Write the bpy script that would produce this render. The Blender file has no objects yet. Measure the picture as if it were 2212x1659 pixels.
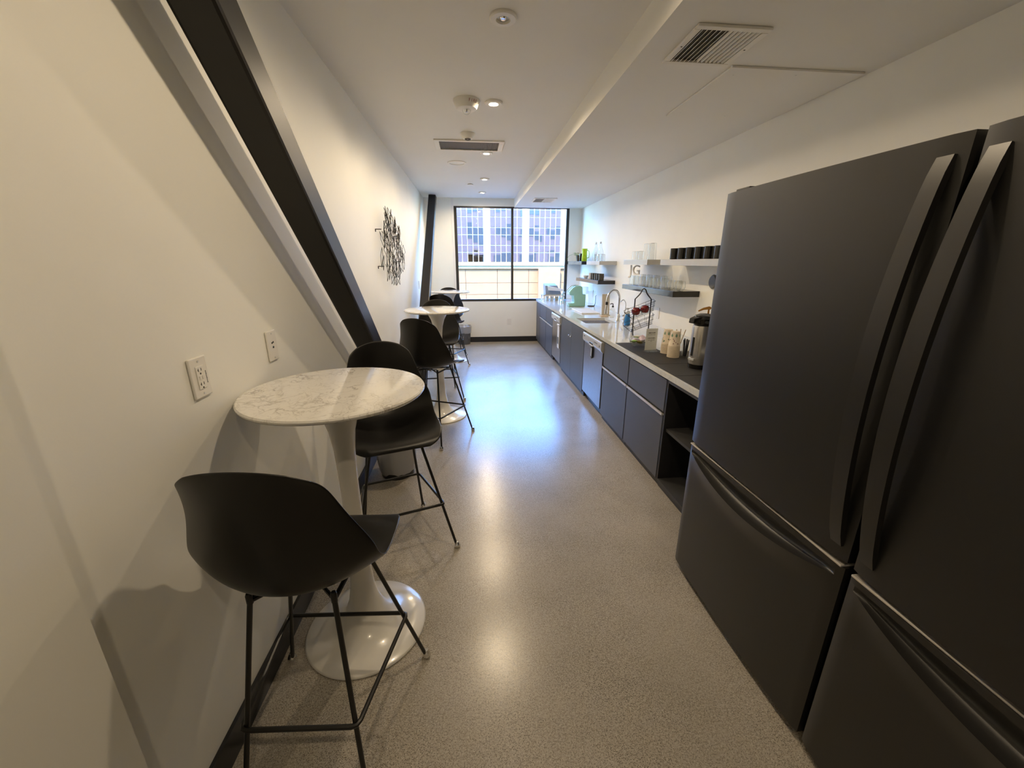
import bpy, bmesh, math, random
from mathutils import Vector, Matrix
random.seed(7)
PI = math.pi
scn = bpy.context.scene
COL = scn.collection

# ------------------------------------------------------------------ camera
CAMZ = 1.5
cam_d = bpy.data.cameras.new('camera')
cam_d.sensor_fit = 'HORIZONTAL'; cam_d.sensor_width = 36.0
cam_d.lens = 862.2666 / 2212 * 36.0
cam_d.clip_start = 0.02; cam_d.clip_end = 400
cam = bpy.data.objects.new('camera', cam_d); COL.objects.link(cam)
_p, _y, _r = math.radians(-17.041), math.radians(-5.7245), math.radians(-0.0738)
_M = Matrix.Rotation(_y, 3, 'Z') @ Matrix.Rotation(_p, 3, 'X') @ Matrix.Rotation(_r, 3, 'Y')
_right, _fwd, _up = _M.col[0], _M.col[1], _M.col[2]
_C = Matrix((_right, _up, -_fwd)).transposed()
cam.matrix_world = Matrix.Translation((0, 0, CAMZ)) @ _C.to_4x4()
scn.camera = cam

# ------------------------------------------------------------------ world, sun, exposure
world = bpy.data.worlds.new('sky'); scn.world = world
world.use_nodes = True
wn = world.node_tree.nodes; wl = world.node_tree.links; wn.clear()
wo = wn.new('ShaderNodeOutputWorld'); wb = wn.new('ShaderNodeBackground'); ws = wn.new('ShaderNodeTexSky')
ws.sky_type = 'NISHITA'; ws.sun_disc = False
ws.sun_elevation = math.radians(48); ws.sun_rotation = math.radians(200)
ws.air_density = 1.0; ws.dust_density = 0.1; ws.ozone_density = 3.0
wb.inputs['Strength'].default_value = 2.5
scn.cycles.transparent_max_bounces = 48
wt_ = wn.new('ShaderNodeMix'); wt_.data_type = 'RGBA'; wt_.blend_type = 'MULTIPLY'; wt_.inputs[0].default_value = 1.0
wt_.inputs[7].default_value = (.47, .82, 1.2, 1)
wl.new(ws.outputs[0], wt_.inputs[6]); wl.new(wt_.outputs[2], wb.inputs['Color']); wl.new(wb.outputs[0], wo.inputs['Surface'])
sun_d = bpy.data.lights.new('sun', 'SUN'); sun_d.energy = 11.0; sun_d.angle = math.radians(0.6)
sun_d.color = (1.0, 0.93, 0.80)
sun = bpy.data.objects.new('sun', sun_d); COL.objects.link(sun)
_sd = Vector((0.30, 0.62, -0.72))            # travel direction of the sunlight (from behind our building)
sun.rotation_euler = _sd.to_track_quat('-Z', 'Y').to_euler()
scn.view_settings.view_transform = 'Standard'; scn.view_settings.look = 'None'
scn.view_settings.gamma = 1.0; scn.view_settings.use_curve_mapping = False
scn.view_settings.exposure = 0.95
LAMP_W = 23.0
LAMP_COL = (1.0, 0.79, 0.53)

# ------------------------------------------------------------------ room numbers (metres)
L, RW, D = -0.79, 2.06, 7.723
HC, HL, SX = 2.572, 2.425, 0.809
YB = -2.4
WL_, WR_, WB_, WT_ = -0.268, 1.824, 0.80, 2.44
MU = 0.776
CF, CT = 1.237, 0.813

# ------------------------------------------------------------------ materials
MATS = {}
def newmat(name):
    m = bpy.data.materials.new(name); m.use_nodes = True
    nt = m.node_tree; nt.nodes.clear()
    out = nt.nodes.new('ShaderNodeOutputMaterial'); MATS[name] = m
    return m, nt, out
def P(name, col, rough=0.5, metal=0.0, spec=0.5, var=0.04, scale=12.0, bump=0.0, bscale=60.0, coat=0.0, alpha=None, trans=0.0, sheen=0.0):
    m, nt, out = newmat(name)
    b = nt.nodes.new('ShaderNodeBsdfPrincipled')
    tc = nt.nodes.new('ShaderNodeTexCoord'); nz = nt.nodes.new('ShaderNodeTexNoise')
    nz.inputs['Scale'].default_value = scale; nz.inputs['Detail'].default_value = 4
    nt.links.new(tc.outputs['Object'], nz.inputs['Vector'])
    rp = nt.nodes.new('ShaderNodeValToRGB')
    rp.color_ramp.elements[0].position = 0.3; rp.color_ramp.elements[1].position = 0.7
    rp.color_ramp.elements[0].color = (*[max(0, c * (1 - var)) for c in col], 1)
    rp.color_ramp.elements[1].color = (*[min(1, c * (1 + var)) for c in col], 1)
    nt.links.new(nz.outputs['Fac'], rp.inputs['Fac']); nt.links.new(rp.outputs['Color'], b.inputs['Base Color'])
    b.inputs['Roughness'].default_value = rough; b.inputs['Metallic'].default_value = metal
    b.inputs['Specular IOR Level'].default_value = spec
    b.inputs['Coat Weight'].default_value = coat; b.inputs['Coat Roughness'].default_value = 0.08
    b.inputs['Transmission Weight'].default_value = trans
    if alpha is not None: b.inputs['Alpha'].default_value = alpha
    if bump > 0:
        n2 = nt.nodes.new('ShaderNodeTexNoise'); n2.inputs['Scale'].default_value = bscale; n2.inputs['Detail'].default_value = 3
        bp = nt.nodes.new('ShaderNodeBump'); bp.inputs['Strength'].default_value = bump; bp.inputs['Distance'].default_value = 0.002
        nt.links.new(tc.outputs['Object'], n2.inputs['Vector']); nt.links.new(n2.outputs['Fac'], bp.inputs['Height'])
        nt.links.new(bp.outputs['Normal'], b.inputs['Normal'])
    nt.links.new(b.outputs[0], out.inputs['Surface'])
    return m
def EM(name, col, s):
    m, nt, out = newmat(name); e = nt.nodes.new('ShaderNodeEmission')
    e.inputs['Color'].default_value = (*col, 1); e.inputs['Strength'].default_value = s
    nt.links.new(e.outputs[0], out.inputs['Surface']); return m
def GL(name, tint=(1, 1, 1), ior=1.45, base=0.0, rough=0.02, body=0.0, bodycol=(.8, .8, .8), rim=1.0):
    """thin clear sheet: transparent plus Fresnel gloss"""
    m, nt, out = newmat(name)
    t = nt.nodes.new('ShaderNodeBsdfTransparent')
    lw0 = nt.nodes.new('ShaderNodeLayerWeight'); lw0.inputs['Blend'].default_value = .5
    rp0 = nt.nodes.new('ShaderNodeValToRGB'); rp0.color_ramp.elements[0].position = .55; rp0.color_ramp.elements[1].position = 1.0
    rp0.color_ramp.elements[0].color = (*tint, 1); rp0.color_ramp.elements[1].color = (*[c * rim for c in tint], 1)
    nt.links.new(lw0.outputs['Facing'], rp0.inputs['Fac']); nt.links.new(rp0.outputs['Color'], t.inputs['Color'])
    g = nt.nodes.new('ShaderNodeBsdfGlossy'); g.inputs['Roughness'].default_value = rough
    fr = nt.nodes.new('ShaderNodeLayerWeight'); fr.inputs['Blend'].default_value = .5
    pw_ = nt.nodes.new('ShaderNodeMath'); pw_.operation = 'POWER'; pw_.inputs[1].default_value = 3.0
    ml_ = nt.nodes.new('ShaderNodeMath'); ml_.operation = 'MULTIPLY_ADD'; ml_.inputs[1].default_value = min(.6, (ior - 1) * 1.2); ml_.inputs[2].default_value = ((ior - 1) / (ior + 1)) ** 2
    nt.links.new(fr.outputs['Facing'], pw_.inputs[0]); nt.links.new(pw_.outputs[0], ml_.inputs[0])
    ad = nt.nodes.new('ShaderNodeMath'); ad.operation = 'ADD'; ad.inputs[1].default_value = base; ad.use_clamp = True
    mx = nt.nodes.new('ShaderNodeMixShader')
    nt.links.new(ml_.outputs[0], ad.inputs[0]); nt.links.new(ad.outputs[0], mx.inputs[0])
    if body > 0:
        df = nt.nodes.new('ShaderNodeBsdfDiffuse'); df.inputs['Color'].default_value = (*bodycol, 1)
        m2 = nt.nodes.new('ShaderNodeMixShader'); m2.inputs[0].default_value = body
        nt.links.new(t.outputs[0], m2.inputs[1]); nt.links.new(df.outputs[0], m2.inputs[2])
        nt.links.new(m2.outputs[0], mx.inputs[1])
    else:
        nt.links.new(t.outputs[0], mx.inputs[1])
    nt.links.new(g.outputs[0], mx.inputs[2]); nt.links.new(mx.outputs[0], out.inputs['Surface'])
    return m

def floor_mat():
    m, nt, out = newmat('polished_concrete')
    N = nt.nodes.new; lk = nt.links.new
    b = N('ShaderNodeBsdfPrincipled'); tc = N('ShaderNodeTexCoord')
    n1 = N('ShaderNodeTexNoise'); n1.inputs['Scale'].default_value = 1.6; n1.inputs['Detail'].default_value = 6
    lk(tc.outputs['Object'], n1.inputs['Vector'])
    r1 = N('ShaderNodeValToRGB'); r1.color_ramp.elements[0].position = .3; r1.color_ramp.elements[1].position = .72
    r1.color_ramp.elements[0].color = (.39, .355, .295, 1); r1.color_ramp.elements[1].color = (.52, .475, .405, 1)
    lk(n1.outputs['Fac'], r1.inputs['Fac'])
    n2 = N('ShaderNodeTexNoise'); n2.inputs['Scale'].default_value = 170; n2.inputs['Detail'].default_value = 3
    lk(tc.outputs['Object'], n2.inputs['Vector'])
    r2 = N('ShaderNodeValToRGB'); r2.color_ramp.elements[0].position = .35; r2.color_ramp.elements[1].position = .65
    r2.color_ramp.elements[0].color = (.78, .76, .73, 1); r2.color_ramp.elements[1].color = (1.1, 1.1, 1.1, 1)
    lk(n2.outputs['Fac'], r2.inputs['Fac'])
    mu = N('ShaderNodeMix'); mu.data_type = 'RGBA'; mu.blend_type = 'MULTIPLY'; mu.inputs[0].default_value = 1
    lk(r1.outputs['Color'], mu.inputs[6]); lk(r2.outputs['Color'], mu.inputs[7])
    # dark and light aggregate grains
    mask = N('ShaderNodeTexNoise'); mask.inputs['Scale'].default_value = 3.0; mask.inputs['Detail'].default_value = 2
    lk(tc.outputs['Object'], mask.inputs['Vector'])
    prev = mu.outputs[2]
    for sc, thr, colr, seed in ((230, .20, (.055, .045, .035), 0.0), (330, .17, (.10, .085, .07), 3.3), (120, .085, (.75, .70, .62), 7.7)):
        mp = N('ShaderNodeMapping'); mp.inputs['Location'].default_value = (seed, seed * 1.7, 0)
        lk(tc.outputs['Object'], mp.inputs['Vector'])
        v = N('ShaderNodeTexVoronoi'); v.inputs['Scale'].default_value = sc; v.voronoi_dimensions = '2D'
        lk(mp.outputs[0], v.inputs['Vector'])
        wn_ = N('ShaderNodeSeparateColor'); lk(v.outputs['Color'], wn_.inputs[0])
        sel = N('ShaderNodeMath'); sel.operation = 'GREATER_THAN'; sel.inputs[1].default_value = .66 if seed < 5 else .86
        lk(wn_.outputs[0], sel.inputs[0])
        lt = N('ShaderNodeMath'); lt.operation = 'LESS_THAN'; lt.inputs[1].default_value = thr * 1.6
        lk(v.outputs['Distance'], lt.inputs[0])
        ml = N('ShaderNodeMath'); ml.operation = 'MULTIPLY'; lk(sel.outputs[0], ml.inputs[0]); lk(lt.outputs[0], ml.inputs[1])
        m3 = N('ShaderNodeMath'); m3.operation = 'MULTIPLY'; lk(ml.outputs[0], m3.inputs[0]); lk(mask.outputs['Fac'], m3.inputs[1])
        m4 = N('ShaderNodeMath'); m4.operation = 'MULTIPLY'; m4.inputs[1].default_value = 1.35; m4.use_clamp = True; lk(m3.outputs[0], m4.inputs[0])
        mx = N('ShaderNodeMix'); mx.data_type = 'RGBA'; mx.inputs[7].default_value = (*colr, 1)
        lk(m4.outputs[0], mx.inputs[0]); lk(prev, mx.inputs[6]); prev = mx.outputs[2]
    lk(prev, b.inputs['Base Color'])
    n3 = N('ShaderNodeTexNoise'); n3.inputs['Scale'].default_value = 2.2; n3.inputs['Detail'].default_value = 5
    lk(tc.outputs['Object'], n3.inputs['Vector'])
    mr = N('ShaderNodeMapRange'); mr.inputs[3].default_value = .20; mr.inputs[4].default_value = .30
    lk(n3.outputs['Fac'], mr.inputs[0]); lk(mr.outputs[0], b.inputs['Roughness'])
    b.inputs['Specular IOR Level'].default_value = 0.62
    bp = N('ShaderNodeBump'); bp.inputs['Strength'].default_value = .05; bp.inputs['Distance'].default_value = .0006
    lk(n2.outputs['Fac'], bp.inputs['Height']); lk(bp.outputs[0], b.inputs['Normal'])
    lk(b.outputs[0], out.inputs['Surface']); return m
def marble_mat(name, base=(.86, .85, .82), vein=(.34, .31, .28), scale=3.2, rough=.07):
    m, nt, out = newmat(name); N = nt.nodes.new; lk = nt.links.new
    b = N('ShaderNodeBsdfPrincipled'); tc = N('ShaderNodeTexCoord')
    n0 = N('ShaderNodeTexNoise'); n0.inputs['Scale'].default_value = scale * 1.6; n0.inputs['Detail'].default_value = 5
    lk(tc.outputs['Object'], n0.inputs['Vector'])
    ad = N('ShaderNodeMix'); ad.data_type = 'RGBA'; ad.blend_type = 'LINEAR_LIGHT'; ad.inputs[0].default_value = .35
    lk(tc.outputs['Object'], ad.inputs[6]); lk(n0.outputs['Color'], ad.inputs[7])
    prev = None
    for k, (sc, wd, st) in enumerate(((scale * 2.0, .045, .8), (scale * 4.6, .06, .45))):
        v = N('ShaderNodeTexVoronoi'); v.feature = 'DISTANCE_TO_EDGE'; v.inputs['Scale'].default_value = sc
        lk(ad.outputs[2], v.inputs['Vector'])
        r = N('ShaderNodeValToRGB'); r.color_ramp.elements[0].position = 0; r.color_ramp.elements[1].position = wd
        r.color_ramp.elements[0].color = (st, st, st, 1); r.color_ramp.elements[1].color = (0, 0, 0, 1)
        lk(v.outputs['Distance'], r.inputs['Fac'])
        n1 = N('ShaderNodeTexNoise'); n1.inputs['Scale'].default_value = scale * 1.3 + k * 2; n1.inputs['Detail'].default_value = 3
        lk(tc.outputs['Object'], n1.inputs['Vector'])
        mr = N('ShaderNodeMapRange'); mr.inputs[1].default_value = .42; mr.inputs[2].default_value = .62
        lk(n1.outputs['Fac'], mr.inputs[0])
        ml = N('ShaderNodeMath'); ml.operation = 'MULTIPLY'; lk(r.outputs['Color'], ml.inputs[0]); lk(mr.outputs[0], ml.inputs[1])
        if prev is None: prev = ml.outputs[0]
        else:
            mxx = N('ShaderNodeMath'); mxx.operation = 'MAXIMUM'; lk(prev, mxx.inputs[0]); lk(ml.outputs[0], mxx.inputs[1]); prev = mxx.outputs[0]
    mx = N('ShaderNodeMix'); mx.data_type = 'RGBA'
    mx.inputs[6].default_value = (*base, 1); mx.inputs[7].default_value = (*vein, 1)
    lk(prev, mx.inputs[0]); lk(mx.outputs[2], b.inputs['Base Color'])
    b.inputs['Roughness'].default_value = rough
    lk(b.outputs[0], out.inputs['Surface']); return m
def brick_mat(name):
    m, nt, out = newmat(name); N = nt.nodes.new; lk = nt.links.new
    b = N('ShaderNodeBsdfPrincipled'); tc = N('ShaderNodeTexCoord'); mp = N('ShaderNodeMapping')
    mp.inputs['Rotation'].default_value = (PI / 2, 0, 0)
    br = N('ShaderNodeTexBrick'); br.inputs['Scale'].default_value = 4
    br.inputs['Color1'].default_value = (.60, .27, .19, 1); br.inputs['Color2'].default_value = (.52, .23, .16, 1)
    br.inputs['Mortar'].default_value = (.5, .42, .36, 1)
    lk(tc.outputs['Object'], mp.inputs['Vector']); lk(mp.outputs[0], br.inputs['Vector']); lk(br.outputs['Color'], b.inputs['Base Color'])
    b.inputs['Roughness'].default_value = .8; lk(b.outputs[0], out.inputs['Surface']); return m

M_FLOOR = floor_mat()
M_WALL = P('wall_paint', (.86, .855, .80), .55, var=.015, scale=3, bump=.06, bscale=220)
M_CEIL = P('ceiling_paint', (.84, .83, .79), .7, var=.012, scale=2)
M_WHITE = P('white_paint', (.82, .81, .79), .4, var=.02)
M_PLASTIC_W = P('white_plastic', (.80, .78, .73), .35, var=.02)
M_BASEBD = P('black_rubber', (.012, .013, .016), .35, var=.2)
M_STEEL_BK = P('black_painted_steel', (.0060, .0052, .0048), .42, spec=.5, var=.15, scale=20, bump=.03)
M_FRAME = P('dark_window_frame', (.030, .028, .024), .4, var=.1)
M_SHELL = P('black_moulded_plastic', (.0062, .0056, .0052), .36, spec=.38, var=.08, scale=40, bump=.04, bscale=500)
M_WIRE = P('black_wire', (.006, .006, .006), .35, var=.1)
M_CHROME = P('chrome', (.8, .79, .77), .12, 1.0, var=.03)
M_TULIP = P('white_lacquer', (.80, .78, .73), .22, var=.02, coat=.3)
M_MARBLE = marble_mat('white_marble', (.80, .78, .74), (.26, .22, .19))
M_QUARTZ = marble_mat('quartz_worktop', (.66, .68, .68), (.52, .54, .54), 2.0, .06)
M_CAB = P('grey_laminate', (.082, .091, .112), .42, var=.04, scale=4)
M_CABIN = P('cabinet_inside', (.018, .018, .021), .5, var=.1)
M_PLINTH = P('dark_plinth', (.05, .05, .052), .5, var=.1)
M_STAIN = P('brushed_stainless', (.34, .335, .34), .28, 1.0, var=.05, scale=30)
M_STEEL = P('bright_steel', (.72, .70, .68), .22, .9, var=.05, scale=30)
M_STAIN2 = P('satin_silver', (.74, .75, .75), .32, .55, var=.03)
M_ALU = P('aluminium_strip', (.80, .76, .72), .3, .6, var=.04)
M_FRIDGE = P('black_stainless', (.0095, .0088, .0083), .40, .0, .75, var=.04, scale=3, bump=.02, bscale=400)
M_FRIDGE_S = P('fridge_side', (.010, .010, .010), .45, var=.06)
M_BLACKGL = P('black_gloss', (.008, .008, .008), .10, var=.1)
M_BLACKMAT = P('black_mat', (.020, .020, .021), .55, var=.15, scale=80, bump=.15, bscale=300)
M_SHELF_W = P('grey_shelf_laminate', (.50, .50, .50), .22, var=.03)
M_SHELF_B = P('black_shelf_laminate', (.012, .011, .010), .16, var=.1)
M_MINT = P('mint_plastic', (.30, .58, .50), .28, var=.03)
M_MINT_L = P('pale_mint_plastic', (.55, .80, .73), .25, var=.03)
M_BLUE = P('blue_soap', (.03, .20, .55), .15, var=.08)
M_APPLE = P('red_apple', (.16, .008, .012), .22, var=.5, scale=30)
M_GOLD = P('gold_pump', (.42, .20, .025), .3, .4, var=.1)
M_LIME = P('lime_plastic', (.40, .62, .02), .3, var=.15, scale=30)
M_LEAF = P('green_leaf', (.10, .28, .04), .45, var=.3, scale=20)
M_POTTERY = P('dark_pottery', (.05, .045, .04), .4, var=.3, scale=30)
M_TAN = P('tan_board', (.50, .45, .36), .45, var=.06, scale=10)
M_PAPER = P('white_paper', (.82, .82, .80), .5, var=.02)
M_SIGNCARD = P('pale_grey_card', (.70, .74, .73), .3, var=.02)
M_PRINT = P('grey_print', (.10, .11, .11), .6, var=.1)
M_RED = P('red_print', (.28, .03, .02), .5, var=.1)
M_CUP = P('paper_cup', (.80, .70, .56), .5, var=.06, scale=30)
M_CUPG = P('green_print', (.20, .34, .24), .5, var=.1)
M_CUPR = P('brown_print', (.30, .12, .10), .5, var=.2)
M_WOOD = P('birch_wood', (.60, .45, .28), .5, var=.1)
M_SOCK = P('dark_slot', (.02, .018, .015), .5, var=.1)
M_GRILLE = P('dark_grille', (.10, .095, .085), .5, var=.15, scale=120)
M_BAGGREY = P('mesh_bin_steel', (.10, .10, .10), .5, .3, var=.1)
M_BLUEBOX = P('slate_blue_card', (.24, .29, .36), .45, var=.05)
M_STONE = P('sandstone', (.215, .108, .046), .8, var=.08, scale=2)
M_STONE_L = P('pale_limestone', (.36, .285, .19), .8, var=.04, scale=2)
M_ASPHALT = P('asphalt', (.10, .10, .10), .9, var=.2)
M_BRICK = brick_mat('red_brick')
M_PANE = P('mirror_glass', (.46, .43, .44), .03, 1.0, var=.04, scale=.6)
M_DKGLASS = P('dark_window_glass', (.24, .19, .165), .15, .0, var=.2)
M_GLASS = GL('clear_glass', (.96, .97, .97), 1.6, .03, .02, body=.004, bodycol=(.9, .92, .92), rim=.45)
M_WINGL = GL('window_glass', (.97, .98, .97), 1.12, 0.0, .0)
M_LINER = GL('plastic_liner', (.9, .9, .92), 1.4, .12, .2, body=.42, bodycol=(.75, .76, .8))
M_ACRYL = GL('acrylic', (.92, .94, .94), 1.45, .05, .03, body=.04)
M_LAMP = EM('lamp_lens', (1.0, .86, .66), 26.0)
M_LAMPOFF = P('lamp_off_lens', (.55, .53, .48), .15, .6, var=.05)

# ------------------------------------------------------------------ mesh helpers
class MB:
    def __init__(s): s.v = []; s.f = []
    def box(s, x0, x1, y0, y1, z0, z1):
        i = len(s.v)
        s.v += [(x0, y0, z0), (x1, y0, z0), (x1, y1, z0), (x0, y1, z0), (x0, y0, z1), (x1, y0, z1), (x1, y1, z1), (x0, y1, z1)]
        s.f += [(i, i+3, i+2, i+1), (i+4, i+5, i+6, i+7), (i, i+1, i+5, i+4), (i+1, i+2, i+6, i+5), (i+2, i+3, i+7, i+6), (i+3, i, i+4, i+7)]
        return s
    def hexa(s, p):
        i = len(s.v); s.v += [tuple(q) for q in p]
        s.f += [(i, i+3, i+2, i+1), (i+4, i+5, i+6, i+7), (i, i+1, i+5, i+4), (i+1, i+2, i+6, i+5), (i+2, i+3, i+7, i+6), (i+3, i, i+4, i+7)]
        return s
    def lathe(s, prof, n=24, c=(0, 0, 0), ax='z'):
        i = len(s.v)
        for (r, h) in prof:
            for k in range(n):
                a = 2 * PI * k / n
                if ax == 'z': s.v.append((c[0] + r * math.cos(a), c[1] + r * math.sin(a), c[2] + h))
                elif ax == 'x': s.v.append((c[0] + h, c[1] + r * math.cos(a), c[2] + r * math.sin(a)))
                else: s.v.append((c[0] + r * math.sin(a), c[1] + h, c[2] + r * math.cos(a)))
        for j in range(len(prof) - 1):
            for k in range(n):
                a, b = i + j * n + k, i + j * n + (k + 1) % n
                s.f.append((a, b, b + n, a + n))
        if prof[0][0] > 1e-5: s.f.append(tuple(i + k for k in range(n))[::-1])
        if prof[-1][0] > 1e-5: s.f.append(tuple(i + (len(prof) - 1) * n + k for k in range(n)))
        return s
    def olathe(s, prof, n=24, c=(0, 0, 0)):       # open surface, no caps
        i = len(s.v)
        for (r, h) in prof:
            for k in range(n):
                a = 2 * PI * k / n; s.v.append((c[0] + r * math.cos(a), c[1] + r * math.sin(a), c[2] + h))
        for j in range(len(prof) - 1):
            for k in range(n):
                a, b = i + j * n + k, i + j * n + (k + 1) % n
                s.f.append((a, b, b + n, a + n))
        return s
    def tube(s, pts, r, n=8, closed=False, rs=None):
        pts = [Vector(p) for p in pts]; m = len(pts); i = len(s.v)
        tang = []
        for k in range(m):
            if closed: t = pts[(k + 1) % m] - pts[k - 1]
            else: t = pts[min(k + 1, m - 1)] - pts[max(k - 1, 0)]
            tang.append(t.normalized() if t.length > 1e-9 else Vector((0, 0, 1)))
        up = Vector((0, 0, 1)) if abs(tang[0].z) < .9 else Vector((1, 0, 0))
        nrm = tang[0].cross(up).normalized()
        for k in range(m):
            t = tang[k]; nrm = (nrm - t * nrm.dot(t))
            nrm = nrm.normalized() if nrm.length > 1e-6 else t.orthogonal().normalized()
            bn = t.cross(nrm); rr = rs[k] if rs else r
            for q in range(n):
                a = 2 * PI * q / n; s.v.append(tuple(pts[k] + nrm * rr * math.cos(a) + bn * rr * math.sin(a)))
        for k in range(m if closed else m - 1):
            k2 = (k + 1) % m
            for q in range(n):
                a, b = i + k * n + q, i + k * n + (q + 1) % n
                c_, d_ = i + k2 * n + (q + 1) % n, i + k2 * n + q
                s.f.append((a, b, c_, d_))
        if not closed:
            s.f.append(tuple(i + q for q in range(n))[::-1]); s.f.append(tuple(i + (m - 1) * n + q for q in range(n)))
        return s
    def prism(s, poly, axis, a, b):
        """polygon extruded along an axis from a to b; poly in the two other axes"""
        i = len(s.v); n = len(poly)
        for h in (a, b):
            for (p, q) in poly:
                s.v.append({'x': (h, p, q), 'y': (p, h, q), 'z': (p, q, h)}[axis])
        s.f.append(tuple(range(i, i + n))); s.f.append(tuple(range(i + n, i + 2 * n))[::-1])
        for k in range(n):
            k2 = (k + 1) % n; s.f.append((i + k2, i + k, i + n + k, i + n + k2))
        return s
    def grid(s, rows):
        i = len(s.v); m = len(rows); n = len(rows[0])
        for r in rows: s.v += [tuple(p) for p in r]
        for a in range(m - 1):
            for b in range(n - 1):
                s.f.append((i + a * n + b, i + a * n + b + 1, i + (a + 1) * n + b + 1, i + (a + 1) * n + b))
        return s
    def sphere(s, c, r, n=14, m=8, sz=1.0):
        prof = [(max(1e-6, r * math.sin(PI * k / m)), -r * sz * math.cos(PI * k / m)) for k in range(m + 1)]
        prof[0] = (1e-6, prof[0][1]); prof[-1] = (1e-6, prof[-1][1])
        return s.lathe(prof, n, c)
    def text(s, me, mat4):
        i = len(s.v)
        s.v += [tuple(mat4 @ v.co) for v in me.vertices]
        s.f += [tuple(i + q for q in p.vertices) for p in me.polygons]
        return s

def obj(name, mb, mat, parent=None, smooth=False, bevel=0.0, subsurf=0, solid=0.0, loc=None, rot=None, fix=True):
    me = bpy.data.meshes.new(name); me.from_pydata(mb.v, [], mb.f)
    me.validate()
    if fix:
        bm = bmesh.new(); bm.from_mesh(me)
        bmesh.ops.recalc_face_normals(bm, faces=bm.faces); bm.to_mesh(me); bm.free()
    me.materials.append(mat)
    if smooth:
        for p in me.polygons: p.use_smooth = True
        if smooth != 'all':
            me.set_sharp_from_angle(angle=math.radians(38))
    o = bpy.data.objects.new(name, me); COL.objects.link(o)
    if parent: o.parent = parent
    if loc: o.location = loc
    if rot: o.rotation_euler = rot
    if solid:
        md = o.modifiers.new('thick', 'SOLIDIFY'); md.thickness = solid; md.offset = 0
    if bevel:
        md = o.modifiers.new('bevel', 'BEVEL'); md.width = bevel; md.segments = 2; md.limit_method = 'ANGLE'; md.angle_limit = math.radians(40)
    if subsurf:
        md = o.modifiers.new('sub', 'SUBSURF'); md.levels = subsurf; md.render_levels = subsurf
    return o
def tag(o, label, cat, group=None):
    o['label'] = label; o['category'] = cat
    if group: o['group'] = group
    return o
def thing(name, label, cat, loc=(0, 0, 0), rz=0.0, group=None):
    o = bpy.data.objects.new(name, None); COL.objects.link(o)
    o.empty_display_size = .05; o.location = loc; o.rotation_euler = (0, 0, rz)
    return tag(o, label, cat, group)
def struct(name, mb, mat, label, **kw):
    o = obj(name, mb, mat, **kw); o['kind'] = 'structure'; o['label'] = label
    return o
def copy_tree(o, parent=None):
    c = o.copy(); COL.objects.link(c); c.parent = parent
    for ch in list(o.children): copy_tree(ch, c)
    return c
def textmesh(body, size, ext=0.0, align='CENTER'):
    cu = bpy.data.curves.new('lettering', 'FONT'); cu.body = body; cu.size = size; cu.extrude = ext
    cu.align_x = align; cu.align_y = 'CENTER'; cu.resolution_u = 3
    ob = bpy.data.objects.new('lettering_tmp', cu); COL.objects.link(ob)
    dg = bpy.context.evaluated_depsgraph_get()
    me = bpy.data.meshes.new_from_object(ob.evaluated_get(dg))
    bpy.data.objects.remove(ob); bpy.data.curves.remove(cu)
    return me

# ================================================================== SETTING
T = .16
struct('floor', MB().box(L - .5, RW + .3, YB - .2, D + .12, -.12, 0), M_FLOOR, 'polished speckled concrete floor')
struct('ceiling', MB().box(L - .3, SX, YB - .2, D + .12, HC, HC + .2), M_CEIL, 'white painted plaster ceiling')
struct('ceiling_low', MB().box(SX, RW + .3, YB - .2, D + .12, HL, HC + .2), M_CEIL, 'lowered white ceiling strip above the counter')
struct('wall_left', MB().box(L - T, L, YB - .2, D + .12, 0, HC), M_WALL, 'long white wall behind the bar tables')
struct('wall_right', MB().box(RW, RW + T, YB - .2, D + .12, 0, HL), M_WALL, 'white wall behind the counter and fridges')
struct('wall_near', MB().box(L, RW, YB - .2, YB, 0, HC), M_WALL, 'wall behind the viewer')
struct('wall_return', MB().box(L, -.70, YB, .636, 0, HC), M_WALL, 'projecting corner of the white wall at the left edge')
wf = MB()
wf.box(L, WL_, D, D + .12, 0, HC); wf.box(WR_, RW, D, D + .12, 0, HC)
wf.box(WL_, WR_, D, D + .12, 0, WB_ - .02); wf.box(WL_, WR_, D, D + .12, WT_, HC)
struct('wall_far', wf, M_WALL, 'white wall around the window at the far end')
struct('baseboard_left', MB().box(L, L + .012, .636, D, 0, .105), M_BASEBD, 'black rubber baseboard along the left wall')
struct('baseboard_far', MB().box(L + .012, 1.30, D - .012, D, 0, .10), M_BASEBD, 'black rubber baseboard under the window')
struct('trim_1', MB().box(WL_ - .045, WL_, D - .006, D + .02, WB_ - .02, HC), M_WHITE, 'white jamb trim beside the window')
# window with frame bars and two panes
w1 = bpy.data.objects.new('window_1', None); COL.objects.link(w1); w1.location = (.778, D, WB_)
w1['kind'] = 'structure'; w1['label'] = 'large two pane window with dark frame'
def wpart(name, x0, x1, z0, z1, m, y0=.0, y1=.05):
    return obj(name, MB().box(x0 - .778, x1 - .778, y0, y1, z0 - WB_, z1 - WB_), m, w1)
wpart('frame_rail', WL_, WR_, WB_ - .02, WB_ + .02, M_FRAME); wpart('frame_rail', WL_, WR_, WT_ - .025, WT_ + .0, M_FRAME)
wpart('frame_stile', WL_, WL_ + .05, WB_ + .02, WT_ - .025, M_FRAME); wpart('frame_stile', WR_ - .05, WR_, WB_ + .02, WT_ - .025, M_FRAME)
wpart('mullion', MU - .021, MU + .021, WB_ + .02, WT_ - .025, M_FRAME)
wpart('pane', WL_ + .05, MU - .021, WB_ + .02, WT_ - .025, M_WINGL, .022, .026)
wpart('pane', MU + .021, WR_ - .05, WB_ + .02, WT_ - .025, M_WINGL, .022, .026)

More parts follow.
